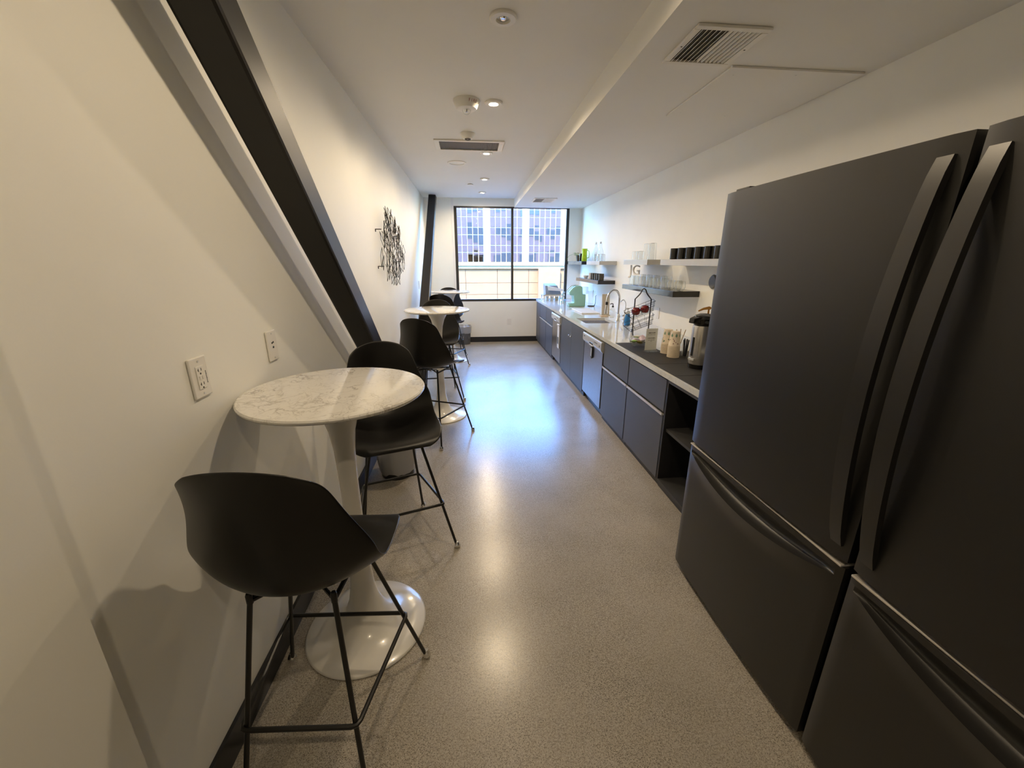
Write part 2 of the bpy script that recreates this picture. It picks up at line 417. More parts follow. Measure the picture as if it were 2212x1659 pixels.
# ---- outside: our own brick front (seen mirrored in the glass opposite), street, building opposite
fo = MB(); Y0, Y1 = D + .14, D + .5
fo.box(-26, WL_ - .15, Y0, Y1, -12, 11); fo.box(WR_ + .15, 26, Y0, Y1, -12, 11)
fo.box(WL_ - .15, WR_ + .15, Y0, Y1, -12, WB_ - .15); fo.box(WL_ - .15, WR_ + .15, Y0, Y1, WT_ + .15, 11)
wo_ = struct('wall_outside', fo, M_BRICK, 'red brick front of our own building facing the street')
_wm = None
for r_ in range(-3, 3):
    for k in range(-5, 6):
        xx = .78 + k * 3.9
        if r_ == 0 and k == 0: continue
        m_ = MB().box(-1.1, 1.1, 0, .05, 0, 1.7)
        if _wm is None:
            o_ = obj('window', m_, M_DKGLASS, wo_); _wm = o_.data
        else:
            o_ = bpy.data.objects.new('window', _wm); COL.objects.link(o_); o_.parent = wo_
        o_.location = (xx, Y1, .8 + r_ * 3.6)
struct('ground_street', MB().box(-60, 60, D + .5, 60, -12.2, -12), M_ASPHALT, 'street far below between the buildings')

YF = 34.0
bld = thing('office_building', 'pale stone office building with gridded mirror glass across the street', 'building', (0, YF, -12))
zg0 = 1.46 + 12                         # sill of the glass, above ground
obj('facade', MB().box(-30, 34, .12, 3.0, 0, 23.4), M_STONE_L, bld)
obj('ledge', MB().box(-30, 34, -.35, .12, zg0 - .26, zg0 - .02).box(-30, 34, -.2, .12, zg0 - .5, zg0 - .26), M_STONE_L, bld)
# sandstone slabs under the ledge
slab_mesh = {}
hs = [(zg0 - 1.62, zg0 - .52), (zg0 - 2.55, zg0 - 1.65), (zg0 - 3.6, zg0 - 2.58), (zg0 - 4.7, zg0 - 3.63)]
for k in range(-3, 5):
    for (a, b_) in hs:
        key = round(b_ - a, 3)
        if key not in slab_mesh:
            o_ = obj('stone_slab', MB().box(0, 2.57, 0, .16, 0, b_ - a), M_STONE, bld); slab_mesh[key] = o_.data
        else:
            o_ = bpy.data.objects.new('stone_slab', slab_mesh[key]); COL.objects.link(o_); o_.parent = bld
        o_.location = (-.4 + k * 2.6, -.02, a)
obj('pilaster', MB().box(5.55, 7.35, -.45, .12, zg0 - 4.7, zg0 - .5), M_STONE, bld)
obj('pilaster_base', MB().box(-30, 34, -.3, .12, 0, zg0 - 4.75), M_STONE, bld)
# panes: bays of six columns between plain piers
pitch, pw, pier = 3.13, .437, .51
rows = []; z = zg0
hts = [.76, .55, .79, .55, .79, .55, .79]
for h in hts: rows.append((z, h)); z += h
mesh_p = {}
stuff = MB()
for bay in range(-8, 10):
    x0 = 1.62 + bay * pitch
    for cidx in range(6):
        xa = x0 + cidx * pw
        for ri, (za, h) in enumerate(rows):
            near = -2 <= bay <= 2
            if near:
                if h not in mesh_p:
                    o_ = obj('pane', MB().box(-pw / 2 + .034, pw / 2 - .034, -.03, .03, -h / 2 + .034, h / 2 - .034), M_PANE, bld); mesh_p[h] = o_.data
                else:
                    o_ = bpy.data.objects.new('pane', mesh_p[h]); COL.objects.link(o_); o_.parent = bld
                o_.location = (xa + pw / 2, .08, za + h / 2)
                o_.rotation_euler = (random.gauss(0, .006), 0, random.gauss(0, .006))
            else:
                stuff.box(xa + .034, xa + pw - .034, .05, .11, za + .034, za + h - .034)
        z2 = z
        for ri in range(7):
            h = .55 if ri % 2 else .79
            stuff.box(xa + .022, xa + pw - .022, .05, .11, z2 + .022, z2 + h - .022); z2 += h
so = obj('distant_panes', stuff, M_PANE, bld); so['kind'] = 'stuff'

# ================================================================== STEEL BEAMS
def beam_obj(label, x0, x1, line, w, zt):
    """line: (y at z=0, dy/dz) of the edge nearest the viewer; far edge offset horizontally"""
    yb, s = line
    off = w * math.sqrt(1 + s * s)
    g = .002
    poly = [(yb + s * g, g), (yb + off + s * g, g), (yb + off + s * (zt - g), zt - g), (yb + s * (zt - g), zt - g)]
    t = thing('steel_beam', label, 'beam', ((x0 + x1) / 2, yb, 0))
    m = MB().prism([(a - yb, b) for a, b in poly], 'x', x0 - (x0 + x1) / 2, x1 - (x0 + x1) / 2)
    obj('tube', m, M_STEEL_BK, t, bevel=.012)
    obj('base_plate', MB().box(x0 - (x0 + x1) / 2 - .02, x1 - (x0 + x1) / 2 + .02, -.02, off + .02, 0.001, .014), M_STEEL_BK, t)
    return t
# near beam: top leans to the viewer
_s1 = -.745 / .667
beam_obj('black square steel brace slanting down behind the nearest bar table', -.723, -.600, (3.63, _s1), .126, HC)
# far beam leans the other way
_s2 = 1 / .76
beam_obj('dark slanting steel brace beside the window at the far end', -.668, -.545, (7.42 - HC * _s2, _s2), .126, HC)

# ================================================================== BAR TABLES
def make_table():
    t = thing('bar_table', '', 'table')
    H, R, RB = 1.07, .305, .243
    prof = [(R - .012, H - .019), (R - .004, H - .016), (R, H - .010), (R, H - .006), (R - .004, H - .001), (R - .010, H)]
    top = obj('table_top', MB().lathe([(1e-6, H - .019)] + prof + [(1e-6, H)], 72), M_MARBLE, t, smooth=True)
    pp = [(1e-6, 0.001), (RB, .001), (RB + .001, .006), (RB - .006, .011), (.200, .018), (.150, .032), (.110, .056), (.080, .095), (.060, .15), (.047, .22), (.040, .32),
          (.0355, .45), (.0335, .60), (.034, .74), (.038, .84), (.046, .91), (.062, .97), (.085, 1.015), (.110, 1.040), (.122, 1.0505), (1e-6, 1.0505)]
    obj('pedestal', MB().lathe(pp, 64), M_TULIP, t, smooth='all')
    return t
TB = make_table()
tb_spots = [((-.4835, 1.40), 'white pedestal bar table with marble top nearest the viewer', 20),
            ((-.325, 3.86), 'second white pedestal bar table, midway along the left wall', 140),
            ((-.322, 6.26), 'white pedestal bar table farthest away, by the window', 250)]
for i, ((x, y), lb, rz) in enumerate(tb_spots):
    o = TB if i == 0 else copy_tree(TB)
    o.location = (x, y, 0); o.rotation_euler = (0, 0, math.radians(rz)); tag(o, lb, 'table', 'pedestal bar tables along the left wall')

# ================================================================== BAR STOOLS
def make_stool():
    t = thing('bar_stool', '', 'stool')
    st = [(.238, .636, .150, 0, 0), (.230, .654, .196, -.008, .0), (.195, .667, .222, 0, .012), (.12, .664, .236, 0, .034), (.03, .654, .239, .0, .048),
          (-.06, .649, .241, .016, .066), (-.13, .661, .243, .044, .092), (-.182, .705, .240, .078, .076), (-.203, .77, .238, .094, .036), (-.214, .85, .216, .092, .008),
          (-.223, .93, .186, .080, -.002), (-.230, 1.0, .170, .066, -.008), (-.234, 1.045, .158, .050, -.020), (-.236, 1.072, .142, .034, -.030), (-.237, 1.086, .110, .018, -.022)]
    rows = []
    us = [-1, -.93, -.78, -.55, -.28, 0, .28, .55, .78, .93, 1]
    for (y, zz, w, ey, ez) in st:
        rows.append([(w * u, y + ey * abs(u) ** 2.1, zz + ez * abs(u) ** 2.2) for u in us])
    sh = obj('shell', MB().grid(rows), M_SHELL, t, smooth='all', solid=.0065, subsurf=2)
    ft = {'fr': (.2625, .225), 'fl': (-.2625, .225), 'rr': (.176, -.225), 'rl': (-.176, -.225)}
    tp = {'fr': (.118, .105), 'fl': (-.118, .105), 'rr': (.112, -.112), 'rl': (-.112, -.112)}
    ZT = .628
    def pt(k, z):
        a = z / ZT; return Vector((ft[k][0] * (1 - a) + tp[k][0] * a, ft[k][1] * (1 - a) + tp[k][1] * a, z))
    for k in ('fr', 'fl', 'rr', 'rl'):
        lg = obj('leg', MB().tube([pt(k, .012), pt(k, ZT)], .0072, 10), M_WIRE, t, smooth=True)
        g = MB().lathe([(1e-6, 0), (.013, .001), (.017, .008), (.016, .016), (.011, .026), (.0078, .034), (1e-6, .034)], 14, (ft[k][0], ft[k][1], 0.0))
        obj('glide', g, M_CHROME, lg, smooth=True)
    cor = []
    for k in ('rl', 'rr', 'fr', 'fl'):
        p = pt(k, .262); c = Vector((0, 0, .262)); cor.append(p + (p - c).normalized() * .016)
    ring = []
    for q in range(4):
        p, a, b = cor[q], cor[q - 1], cor[(q + 1) % 4]
        for w in (.035, .012): ring.append(p + (a - p).normalized() * w)
        for w in (.012, .035): ring.append(p + (b - p).normalized() * w)
    ring2 = []
    for q in range(4):
        s_ = ring[q * 4:(q + 1) * 4]; ring2 += [s_[0], (s_[0] + s_[1] + cor[q] * .6) / 2.6, (s_[1] + s_[2] + cor[q] * .6) / 2.6, (s_[2] + s_[3] + cor[q] * .6) / 2.6, s_[3]]
    obj('footrest', MB().tube(ring2, .0072, 8, closed=True), M_WIRE, t, smooth=True)
    fr = MB()
    fr.tube([pt('rl', ZT), pt('fl', ZT)], .0072, 8); fr.tube([pt('rr', ZT), pt('fr', ZT)], .0072, 8)
    fr.tube([pt('rl', ZT), (pt('rl', ZT) + pt('fr', ZT)) / 2 + Vector((0, 0, .004)), pt('fr', ZT)], .0055, 8)
    fr.tube([pt('rr', ZT), (pt('rr', ZT) + pt('fl', ZT)) / 2 - Vector((0, 0, .004)), pt('fl', ZT)], .0055, 8)
    for k in tp: fr.lathe([(1e-6, -.006), (.0085, -.006), (.0085, .020), (.006, .026), (1e-6, .026)], 12, (tp[k][0], tp[k][1], ZT))
    obj('seat_frame', fr, M_WIRE, t, smooth=True)
    return t
ST = make_stool()
# rz turns local +y (front) ; angle a = facing direction measured clockwise from +Y
stools = [((-.494, 1.022), 4, 'black shell bar stool nearest the viewer, seen from behind'),
          ((-.436, 1.985), 161, 'black bar stool facing the viewer behind the nearest marble table'),
          ((-.350, 3.340), 24, 'black bar stool seen from behind in front of the middle table'),
          ((-.385, 4.500), 176, 'black bar stool on the window side of the middle table'),
          ((-.370, 5.72), 15, 'black bar stool in front of the farthest table'),
          ((-.372, 6.76), 178, 'black bar stool between the farthest table and the window')]
for i, ((x, y), a, lb) in enumerate(stools):
    o = ST if i == 0 else copy_tree(ST)
    o.location = (x, y, 0); o.rotation_euler = (0, 0, -math.radians(a)); tag(o, lb, 'stool', 'black bar stools at the pedestal tables')

# ================================================================== REFRIGERATORS
def make_fridge(label, y0, y1, handle_at, flip):
    """y0 < y1 ; handle_at: +1 near y1 side, -1 near y0 side"""
    FX = 1.011; W = y1 - y0
    t = thing('refrigerator', label, 'refrigerator', (FX, (y0 + y1) / 2, 0))
    h = W / 2; g = .004
    obj('cabinet', MB().box(.075, .79, -h + g, h - g, .03, 1.735), M_FRIDGE_S, t, bevel=.006)
    obj('kick_plate', MB().box(.05, .075, -h + .02, h - .02, .004, .07), M_FRIDGE_S, t)
    for yy in (-h + .06, h - .06): obj('foot', MB().lathe([(1e-6, 0), (.018, 0), (.018, .03), (1e-6, .03)], 12, (.10, yy, 0)), M_FRIDGE_S, t)
    # upper door with gently bowed front
    def bow(y): return -.010 * (1 - (y / h) ** 2)
    ys = [-h + g + (W - 2 * g) * k / 24 for k in range(25)]
    dz0, dz1 = .700, 1.755
    m = MB(); fr = [[(bow(y) if 0 < k < 24 else .006, y, zz) for k, y in enumerate(ys)] for zz in (dz0, dz1)]
    m.grid(fr); m.grid([[(.070, y, zz) for y in ys] for zz in (dz0, dz1)])
    for zz in (dz0, dz1): m.grid([[(bow(y) if 0 < k < 24 else .006, y, zz) for k, y in enumerate(ys)], [(.07, y, zz) for y in ys]])
    for k in (0, 24): m.grid([[(.006, ys[k], dz0), (.006, ys[k], dz1)], [(.07, ys[k], dz0), (.07, ys[k], dz1)]])
    door = obj('door', m, M_FRIDGE, t, smooth=True)
    # bowed bar handle of the door
    hy = (h - .040) * handle_at
    m = MB(); rowsA = []
    n = 28; za, zb = .742, 1.715
    for k in range(n + 1):
        q = k / n; zz = za + (zb - za) * q
        o_ = .058 * math.sin(PI * q) ** .75 if 0 < q < 1 else 0.0
        bx_ = bow(hy)
        xo = bx_ - o_ - .004
        wy = .017 + .006 * math.sin(PI * q)
        th = .016
        rowsA.append([(xo, hy - wy, zz), (xo, hy + wy, zz), (xo + th, hy + wy, zz), (xo + th, hy - wy, zz), (xo, hy - wy, zz)])
    m.grid(rowsA)
    hd = obj('handle', m, M_FRIDGE, door, smooth=True)
    # freezer drawer with scooped grip: lip curve, recess above it
    m = MB(); z0, z1 = .035, .682
    zs = [z0 + (z1 - z0) * k / 64 for k in range(65)]
    ysd = [-h + g + (W - 2 * g) * k / 40 for k in range(41)]
    rows_ = []
    prs = []                                        # (kind, t): rows that follow the grip lip
    prs += [('low', t_) for t_ in (0, .3, .6, .8, .86, .89, .92, .94, .96, .975, .985, .993, 1.0)]
    prs += [('rec', t_) for t_ in (.04, .10, .18, .30, .45, .60, .75, .86, .93, 1.0)]
    prs += [('top', t_) for t_ in (.15, .5, 1.0)]
    for kd, t_ in prs:
        r = []
        for k, y in enumerate(ysd):
            q = y / (h - .035)
            x = bow(y) if 0 < k < 40 else .006
            a_ = max(0.0, 1 - q * q); amp = a_ ** .5
            lip = .645 - .062 * a_
            if kd == 'low':
                zz = z0 + (lip - z0) * t_
                dl = (lip - zz) / .07
                if dl < 1: x -= .016 * amp * (1 - dl) ** 1.3
            elif kd == 'rec':
                zz = lip + (.664 - lip) * t_
                x += .036 * amp * min(1, math.sin(PI * min(1, t_ * 1.0)) * 1.6) - .016 * amp * max(0, 1 - t_ / .05)
            else:
                zz = .664 + (z1 - .664) * t_
            r.append((x, y, zz))
        rows_.append(r)
    zs = [r[0][2] for r in rows_]
    m.grid(rows_); m.grid([[(.07, y, zz) for y in (ysd[0], ysd[-1])] for zz in (z0, z1)])
    for rr, zz in ((rows_[0], z0), (rows_[-1], z1)): m.grid([rr, [(.07, y, zz) for y in ysd]])
    for k in (0, 40): m.grid([[r[k] for r in rows_], [(.07, ysd[k], zz) for zz in zs]])
    dr = obj('freezer_drawer', m, M_FRIDGE, t, smooth=True)
    obj('top_trim', MB().box(-.004, .066, -h + .010, h - .010, .6825, .689), M_ALU, dr, bevel=.002)
    obj('hinge_cover', MB().box(.02, .12, (-h + .03) if handle_at > 0 else (h - .11), (-h + .11) if handle_at > 0 else (h - .03), 1.7555, 1.768), M_FRIDGE_S, t, bevel=.004)
    return t
make_fridge('black steel refrigerator beside the open shelf end of the counter', .812, 1.632, -1, 1)
make_fridge('black steel refrigerator at the right edge, closest to the viewer', -.018, .800, 1, 1)

# ================================================================== BASE CABINETS, WORKTOP, DISHWASHERS
XF, XB = 1.246, 1.266            # door faces, carcass front
def cabinet(label, y0, y1, kind):
    yc = (y0 + y1) / 2; h = (y1 - y0) / 2
    t = thing('base_cabinet', label, 'cabinet', (XB, yc, 0))
    fx = XF - XB; g = .006
    if kind == 'open':
        for sa in (-h, h - .018): obj('side_panel', MB().box(-.018, .76, sa, sa + .018, .06, .778), M_CABIN, t)
        obj('back_panel', MB().box(.74, .76, -h + .018, h - .018, .06, .778), M_CABIN, t)
        obj('bottom_panel', MB().box(-.018, .74, -h + .018, h - .018, .045, .065), M_PLINTH, t)
        obj('shelf', MB().box(.0, .74, -h + .018, h - .018, .418, .438), M_PLINTH, t)
        obj('top_rail', MB().box(-.018, .01, -h + .018, h - .018, .755, .778), M_CAB, t)
        # thin wire dividers hanging in the two bays
        for zb, zt in ((.50, .74), (.13, .41)):
            pts = [(.30, .10, zt), (.30, .10, zb + .03), (.298, .088, zb + .008), (.29, .07, zb), (.22, -.12, zb - .02)]
            obj('wire_divider', MB().tube(pts, .003, 6), M_STAIN2, t, smooth=True)
        obj('plinth', MB().box(.0, .70, -h, h, 0, .044), M_PLINTH, t)
        return t
    obj('carcass', MB().box(0, .78, -h + .001, h - .001, .06, .59 if kind == 'sink' else .778), M_CABIN, t)
    obj('plinth', MB().box(.005, .70, -h + .001, h - .001, 0, .059), M_PLINTH, t)
    if kind == 'panel':
        obj('door', MB().box(fx, -.001, -h + g, h - g, .055, .768), M_CAB, t, bevel=.0015)
    elif kind == 'drawer':
        obj('drawer', MB().box(fx, -.001, -h + g, h - g, .548, .768), M_CAB, t, bevel=.0015)
        d = obj('door', MB().box(fx, -.001, -h + g, h - g, .055, .522), M_CAB, t, bevel=.0015)
        obj('handle', MB().box(fx - .010, -.001, -h + g, h - g, .5225, .5275).box(fx - .010, fx - .006, -h + g, h - g, .5275, .540), M_ALU, d)
    elif kind == 'sink':
        for sgn in (-1, 1):
            a, b = (-h + g, -.002) if sgn < 0 else (.002, h - g)
            if sgn < 0: b -= .06 * 0
            d = obj('door', MB().box(fx, -.001, a, b, .055, .768), M_CAB, t, bevel=.0015)
            kn = MB().lathe([(1e-6, 0), (.006, 0), (.005, -.012), (.011, -.018), (.012, -.024), (.008, -.028), (1e-6, -.029)], 14, (fx, sgn * .045, .60), 'x')
            obj('knob', kn, M_CHROME, d, smooth=True)
    return t
cabinet('narrow grey panel cabinet against the window wall', 7.288, 7.705, 'panel')
cabinet('grey cabinet with drawer, second from the window', 6.690, 7.284, 'drawer')
cabinet('grey drawer cabinet next to the farther dishwasher', 6.122, 6.686, 'drawer')
cabinet('grey two door sink cabinet with small round knobs', 4.318, 5.500, 'sink')
cabinet('grey drawer cabinet next to the nearer dishwasher', 3.004, 3.630, 'drawer')
cabinet('grey drawer cabinet next to the open shelves', 2.362, 3.000, 'drawer')
cabinet('black open shelf cabinet beside the refrigerator', 1.668, 2.358, 'open')

def dishwasher(label, y0, y1):
    yc = (y0 + y1) / 2; h = (y1 - y0) / 2
    t = thing('dishwasher', label, 'dishwasher', (XB, yc, 0))
    obj('tub', MB().box(.03, .60, -h + .006, h - .006, .06, .775), M_CABIN, t)
    obj('kick_plate', MB().box(.03, .06, -h + .006, h - .006, 0, .085), M_BASEBD, t)
    d = obj('door', MB().box(-.022, .028, -h + .014, h - .014, .088, .655), M_STAIN, t, bevel=.003)
    prof = [(-.040, .760), (-.044, .745), (-.044, .690), (-.040, .676), (-.026, .661), (-.022, .656), (.028, .656), (.028, .760)]
    c = obj('control_panel', MB().prism([(x, z) for x, z in prof], 'y', -h + .014, h - .014), M_STAIN2, t, bevel=.002)
    obj('grip_recess', MB().box(-.0462, -.0415, -.06, .06, .684, .700), M_BLACKGL, c)
    obj('grip_lip', MB().box(-.050, -.036, -.058, .058, .668, .677), M_WHITE, c, bevel=.002)
    bt = MB()
    for k in range(5): bt.box(-.0462, -.0435, -.20 + k * .022, -.188 + k * .022, .722, .730)
    obj('buttons', bt, M_GRILLE, c)
    obj('dial', MB().box(-.0462, -.0435, -h + .055, -h + .066, .705, .725), M_BLACKGL, c)
    obj('badge', MB().box(-.0460, -.0435, h - .10, h - .065, .722, .734), M_GRILLE, c)
    return t
dishwasher('stainless dishwasher with a white notice hung on it, nearer the window', 5.505, 6.118)
dishwasher('stainless dishwasher with a black oval magnet, between grey cabinets', 3.640, 4.313)
n_ = thing('hanging_notice', 'white notice card hanging on the farther dishwasher door', 'notice', (XB - .030, 5.62, .30))
obj('card', MB().box(-.006, .004, -.055, .055, .0, .335), M_PAPER, n_, bevel=.002)
obj('hanger', MB().box(-.016, .004, -.06, .06, .325, .345), M_PAPER, n_, bevel=.002)
obj('photo_print', MB().box(-.0072, -.0061, -.035, .035, .06, .16), M_PRINT, n_)
mg = thing('dishwasher_magnet', 'black oval magnet on the nearer dishwasher door', 'magnet', (XB - .0235, 3.985, .53))
el = [(.034 * math.cos(2 * PI * k / 28), .068 * math.sin(2 * PI * k / 28)) for k in range(28)]
obj('plate', MB().prism([(a, b + .068) for a, b in el], 'x', -.012, .0), M_BLACKGL, mg, bevel=.002)
obj('print', MB().box(-.0135, -.0121, -.012, .014, .025, .108), M_STAIN2, mg)

# worktop with sink cut-out
SX0, SX1, SY0, SY1 = 1.320, 1.695, 4.54, 5.00
wt = MB(); z0, z1 = .7795, CT
E_ = RW - .001
wt.box(CF, E_, 1.665, SY0, z0, z1); wt.box(CF, E_, SY1, D - .002, z0, z1)
wt.box(CF, SX0, SY0, SY1, z0, z1); wt.box(SX1, E_, SY0, SY1, z0, z1)
tag(obj('worktop', wt, M_QUARTZ), 'long white quartz worktop over the grey cabinets', 'worktop')
sk = MB(); zb = .61
sk.box(SX0 - .012, SX0 - .002, SY0 - .012, SY1 + .012, zb, z0 - .001); sk.box(SX1 + .002, SX1 + .012, SY0 - .012, SY1 + .012, zb, z0 - .001)
sk.box(SX0 - .002, SX1 + .002, SY0 - .012, SY0 - .002, zb, z0 - .001); sk.box(SX0 - .002, SX1 + .002, SY1 + .002, SY1 + .012, zb, z0 - .001)
sk.box(SX0 - .012, SX1 + .012, SY0 - .012, SY1 + .012, zb - .01, zb)
snk = thing('sink', 'stainless undermount sink basin in the worktop', 'sink', (0, 0, 0))
obj('basin', sk, M_STEEL, snk)
obj('drain', MB().lathe([(1e-6, 0), (.04, 0), (.04, .003), (1e-6, .003)], 20, (1.49, 4.77, zb)), M_CHROME, snk)
tag(obj('sponge', MB().box(-.05, .05, -.032, .032, 0, .028), P('blue_sponge', (.22, .42, .68), .8, var=.1), loc=(1.39, 4.60, zb + .001), bevel=.004), 'pale blue sponge lying in the sink', 'sponge')

# ================================================================== FAUCETS
def arc(c, r, a0, a1, n, f):
    return [f(c, r, a0 + (a1 - a0) * k / n) for k in range(n + 1)]
fa = thing('kitchen_faucet', 'tall chrome gooseneck faucet with pull-down spray', 'faucet', (1.76, 4.70, CT), math.radians(28))
sp = [(0, 0, .05), (0, 0, .20)] + [(-.105 + .105 * math.cos(a), 0, .255 + .115 * math.sin(a)) for a in [PI * k / 14 for k in range(15)]] + [(-.212, 0, .20)]
obj('base', MB().lathe([(1e-6, .0005), (.027, .0005), (.027, .012), (.021, .02), (.021, .075), (.016, .085), (1e-6, .085)], 24), M_CHROME, fa, smooth=True)
obj('spout', MB().tube(sp, .0125, 14), M_CHROME, fa, smooth=True)
obj('spray_head', MB().tube([(-.212, 0, .205), (-.213, 0, .17), (-.214, 0, .10)], .016, 14, rs=[.0135, .017, .0185]), M_CHROME, fa, smooth=True)
obj('hose_grip', MB().tube([(-.2115, 0, .24), (-.212, 0, .205)], .0145, 14), M_BLACKGL, fa, smooth=True)
obj('lever', MB().tube([(0, -.015, .055), (-.02, -.05, .062), (-.05, -.10, .075)], .007, 10).tube([(-.05, -.10, .075), (-.075, -.14, .085)], .010, 10), M_CHROME, fa, smooth=True)
f2 = thing('filter_tap', 'thin chrome filtered water tap beside the faucet', 'faucet', (1.778, 4.555, CT), math.radians(20))
sp = [(0, 0, .02), (.012, 0, .19)] + [(-.033 + .045 * math.cos(a), 0, .195 + .07 * math.sin(a)) for a in [PI * k / 12 for k in range(10)]]
obj('spout', MB().tube(sp, .0052, 10), M_CHROME, f2, smooth=True)
obj('base', MB().lathe([(1e-6, .0005), (.019, .0005), (.019, .008), (.008, .03), (1e-6, .03)], 18), M_CHROME, f2, smooth=True)
obj('lever', MB().tube([(0, 0, .034), (-.03, -.02, .042)], .004, 8).sphere((-.034, -.022, .044), .007), M_WHITE, f2, smooth=True)
# soap pump on a small tray
so_ = thing('soap_dispenser', 'clear soap pump bottle with black head behind the sink', 'dispenser', (1.80, 5.02, CT))
obj('bottle', MB().lathe([(1e-6, .001), (.026, .001), (.028, .01), (.028, .10), (.016, .118), (.012, .13), (1e-6, .13)], 20), M_GLASS, so_, smooth=True)
obj('pump', MB().lathe([(1e-6, .13), (.013, .13), (.013, .148), (.005, .15), (.005, .172), (1e-6, .172)], 14).tube([(0, 0, .172), (-.02, -.01, .178), (-.042, -.02, .172)], .006, 8), M_BLACKGL, so_, smooth=True)
tag(obj('soap_tray', MB().box(-.05, .05, -.045, .045, 0, .008), M_WOOD, loc=(1.72, 5.13, CT + .0005), bevel=.002), 'small wooden tray behind the sink rim', 'tray')
bl = thing('dish_soap_bottle', 'blue dish soap bottle with grey pump cap', 'bottle', (1.742, 4.36, CT))
obj('bottle', MB().lathe([(1e-6, .001), (.031, .001), (.034, .01), (.034, .07), (.028, .105), (.022, .130), (1e-6, .13)], 22), M_BLUE, bl, smooth=True)
obj('collar', MB().lathe([(1e-6, .1305), (.022, .1305), (.021, .152), (.012, .160), (1e-6, .160)], 18), M_SIGNCARD, bl, smooth=True)
obj('pump', MB().tube([(0, 0, .16), (0, 0, .185)], .004, 8).tube([(.012, 0, .187), (-.03, 0, .187)], .006, 8), M_STAIN2, bl, smooth=True)
lb_ = thing('tan_board', 'tall tan board standing behind the faucet', 'board', (1.788, 5.265, CT))
obj('panel', MB().hexa([(-.052, -.012, .0005), (.052, -.012, .0005), (.052, .008, .0005), (-.052, .008, .0005), (-.052, .012, .275), (.052, .012, .275), (.052, .032, .275), (-.052, .032, .275)]), M_TAN, lb_, bevel=.004)
obj('foot', MB().box(-.06, .06, -.03, .05, .0003, .006), M_TAN, lb_)
tag(obj('drying_tray', MB().box(-.13, .13, -.29, .29, 0, .016), M_PAPER, loc=(1.63, 5.68, CT + .0005), bevel=.004), 'flat white drainboard lying left of the sink', 'drainboard')

# ================================================================== COFFEE CORNER NEAR THE WINDOW
km = thing('coffee_machine', 'mint green pod coffee machine on the worktop', 'coffee machine', (1.70, 6.42, CT), 0)
body = [(-.155, .0), (.115, .0), (.115, .19), (.065, .19), (.055, .30), (.02, .322), (-.05, .318), (-.095, .295), (-.14, .245), (-.155, .205), (-.145, .18), (-.085, .185), (-.065, .06), (-.155, .045)]
obj('housing', MB().prism([(x, z + .001) for x, z in body], 'y', -.085, .085), M_MINT, km, bevel=.012)
obj('brew_head', MB().prism([(-.158, .19), (-.10, .165), (-.07, .19), (-.10, .27), (-.15, .235)], 'y', -.065, .065), M_MINT_L, km, bevel=.008)
obj('drip_tray', MB().box(-.165, -.07, -.07, .07, .046, .056), M_MINT_L, km, bevel=.002)
obj('water_tank', MB().box(.066, .155, -.075, .075, .1915, .305), M_ACRYL, km, bevel=.01)
obj('lid_handle', MB().tube([(-.155, -.05, .215), (-.17, -.05, .235), (-.09, -.055, .315), (-.02, -.055, .332)], .006, 8).tube([(-.155, .05, .215), (-.17, .05, .235), (-.09, .055, .315), (-.02, .055, .332)], .006, 8), M_CHROME, km, smooth=True)
wj = thing('water_jug', 'clear tapered jug beside the mint coffee machine', 'jug', (1.925, 6.40, CT))
obj('vessel', MB().olathe([(.035, .001), (.036, .004), (.04, .10), (.052, .22), (.055, .24)], 20), M_GLASS, wj, smooth=True)
obj('base', MB().lathe([(1e-6, .0005), (.055, .0005), (.055, .012), (1e-6, .012)], 20), M_BLACKGL, wj, smooth=True)
tag(obj('power_cord', MB().tube([(1.95, 6.30, CT + .006), (1.97, 6.32, CT + .06), (1.99, 6.38, CT + .13), (2.01, 6.46, CT + .155), (2.045, 6.52, CT + .155)], .005, 8), M_BLACKGL, smooth=True), 'black power cord rising to the wall socket near the coffee machine', 'cord')
pr = thing('pod_rack', 'white coffee pod rack left of the coffee machine', 'rack', (1.565, 6.88, CT))
m = MB()
for zz in (.006, .07, .13, .19): m.lathe([(1e-6, zz - .005), (.038, zz - .005), (.038, zz), (1e-6, zz)], 18)
obj('tiers', m, M_WHITE, pr, smooth=True)
obj('post', MB().lathe([(1e-6, .006), (.006, .006), (.006, .205), (1e-6, .205)], 10), M_CHROME, pr, smooth=True)
for q, zz in enumerate((.0072, .0702, .1302)):
    for k in range(4):
        a = k * PI / 2 + q * .4
        obj('coffee_pod', MB().lathe([(1e-6, 0), (.011, 0), (.0135, .036), (1e-6, .036)], 10, (.022 * math.cos(a), .022 * math.sin(a), zz)), M_PLASTIC_W if k % 2 else M_MINT_L, pr, smooth=True)
bx_ = thing('supply_box', 'slate blue carton on top of the low rack by the window', 'box', (1.475, 7.42, CT + .118))
obj('carton', MB().hexa([(-.13, -.12, .001), (.16, -.12, .001), (.16, .12, .001), (-.13, .12, .001), (-.14, -.10, .155), (.08, -.10, .155), (.08, .13, .185), (-.14, .13, .185)]), M_BLUEBOX, bx_)
obj('flap', MB().hexa([(-.09, -.165, .075), (.19, -.165, .060), (.19, -.122, .060), (-.09, -.122, .075), (-.10, -.165, .150), (.19, -.165, .092), (.19, -.102, .092), (-.10, -.102, .157)]), M_PAPER, bx_)
rk = thing('low_rack', 'low cream rack holding the blue carton by the window', 'rack', (1.475, 7.42, CT))
obj('shelf', MB().box(-.18, .20, -.15, .15, .095, .117), M_TAN, rk, bevel=.003)
for (a, b) in ((-.17, -.14), (.17, -.14), (-.17, .13), (.17, .13)): obj('leg', MB().box(a, a + .022, b, b + .022, .0005, .095), M_WHITE, rk)
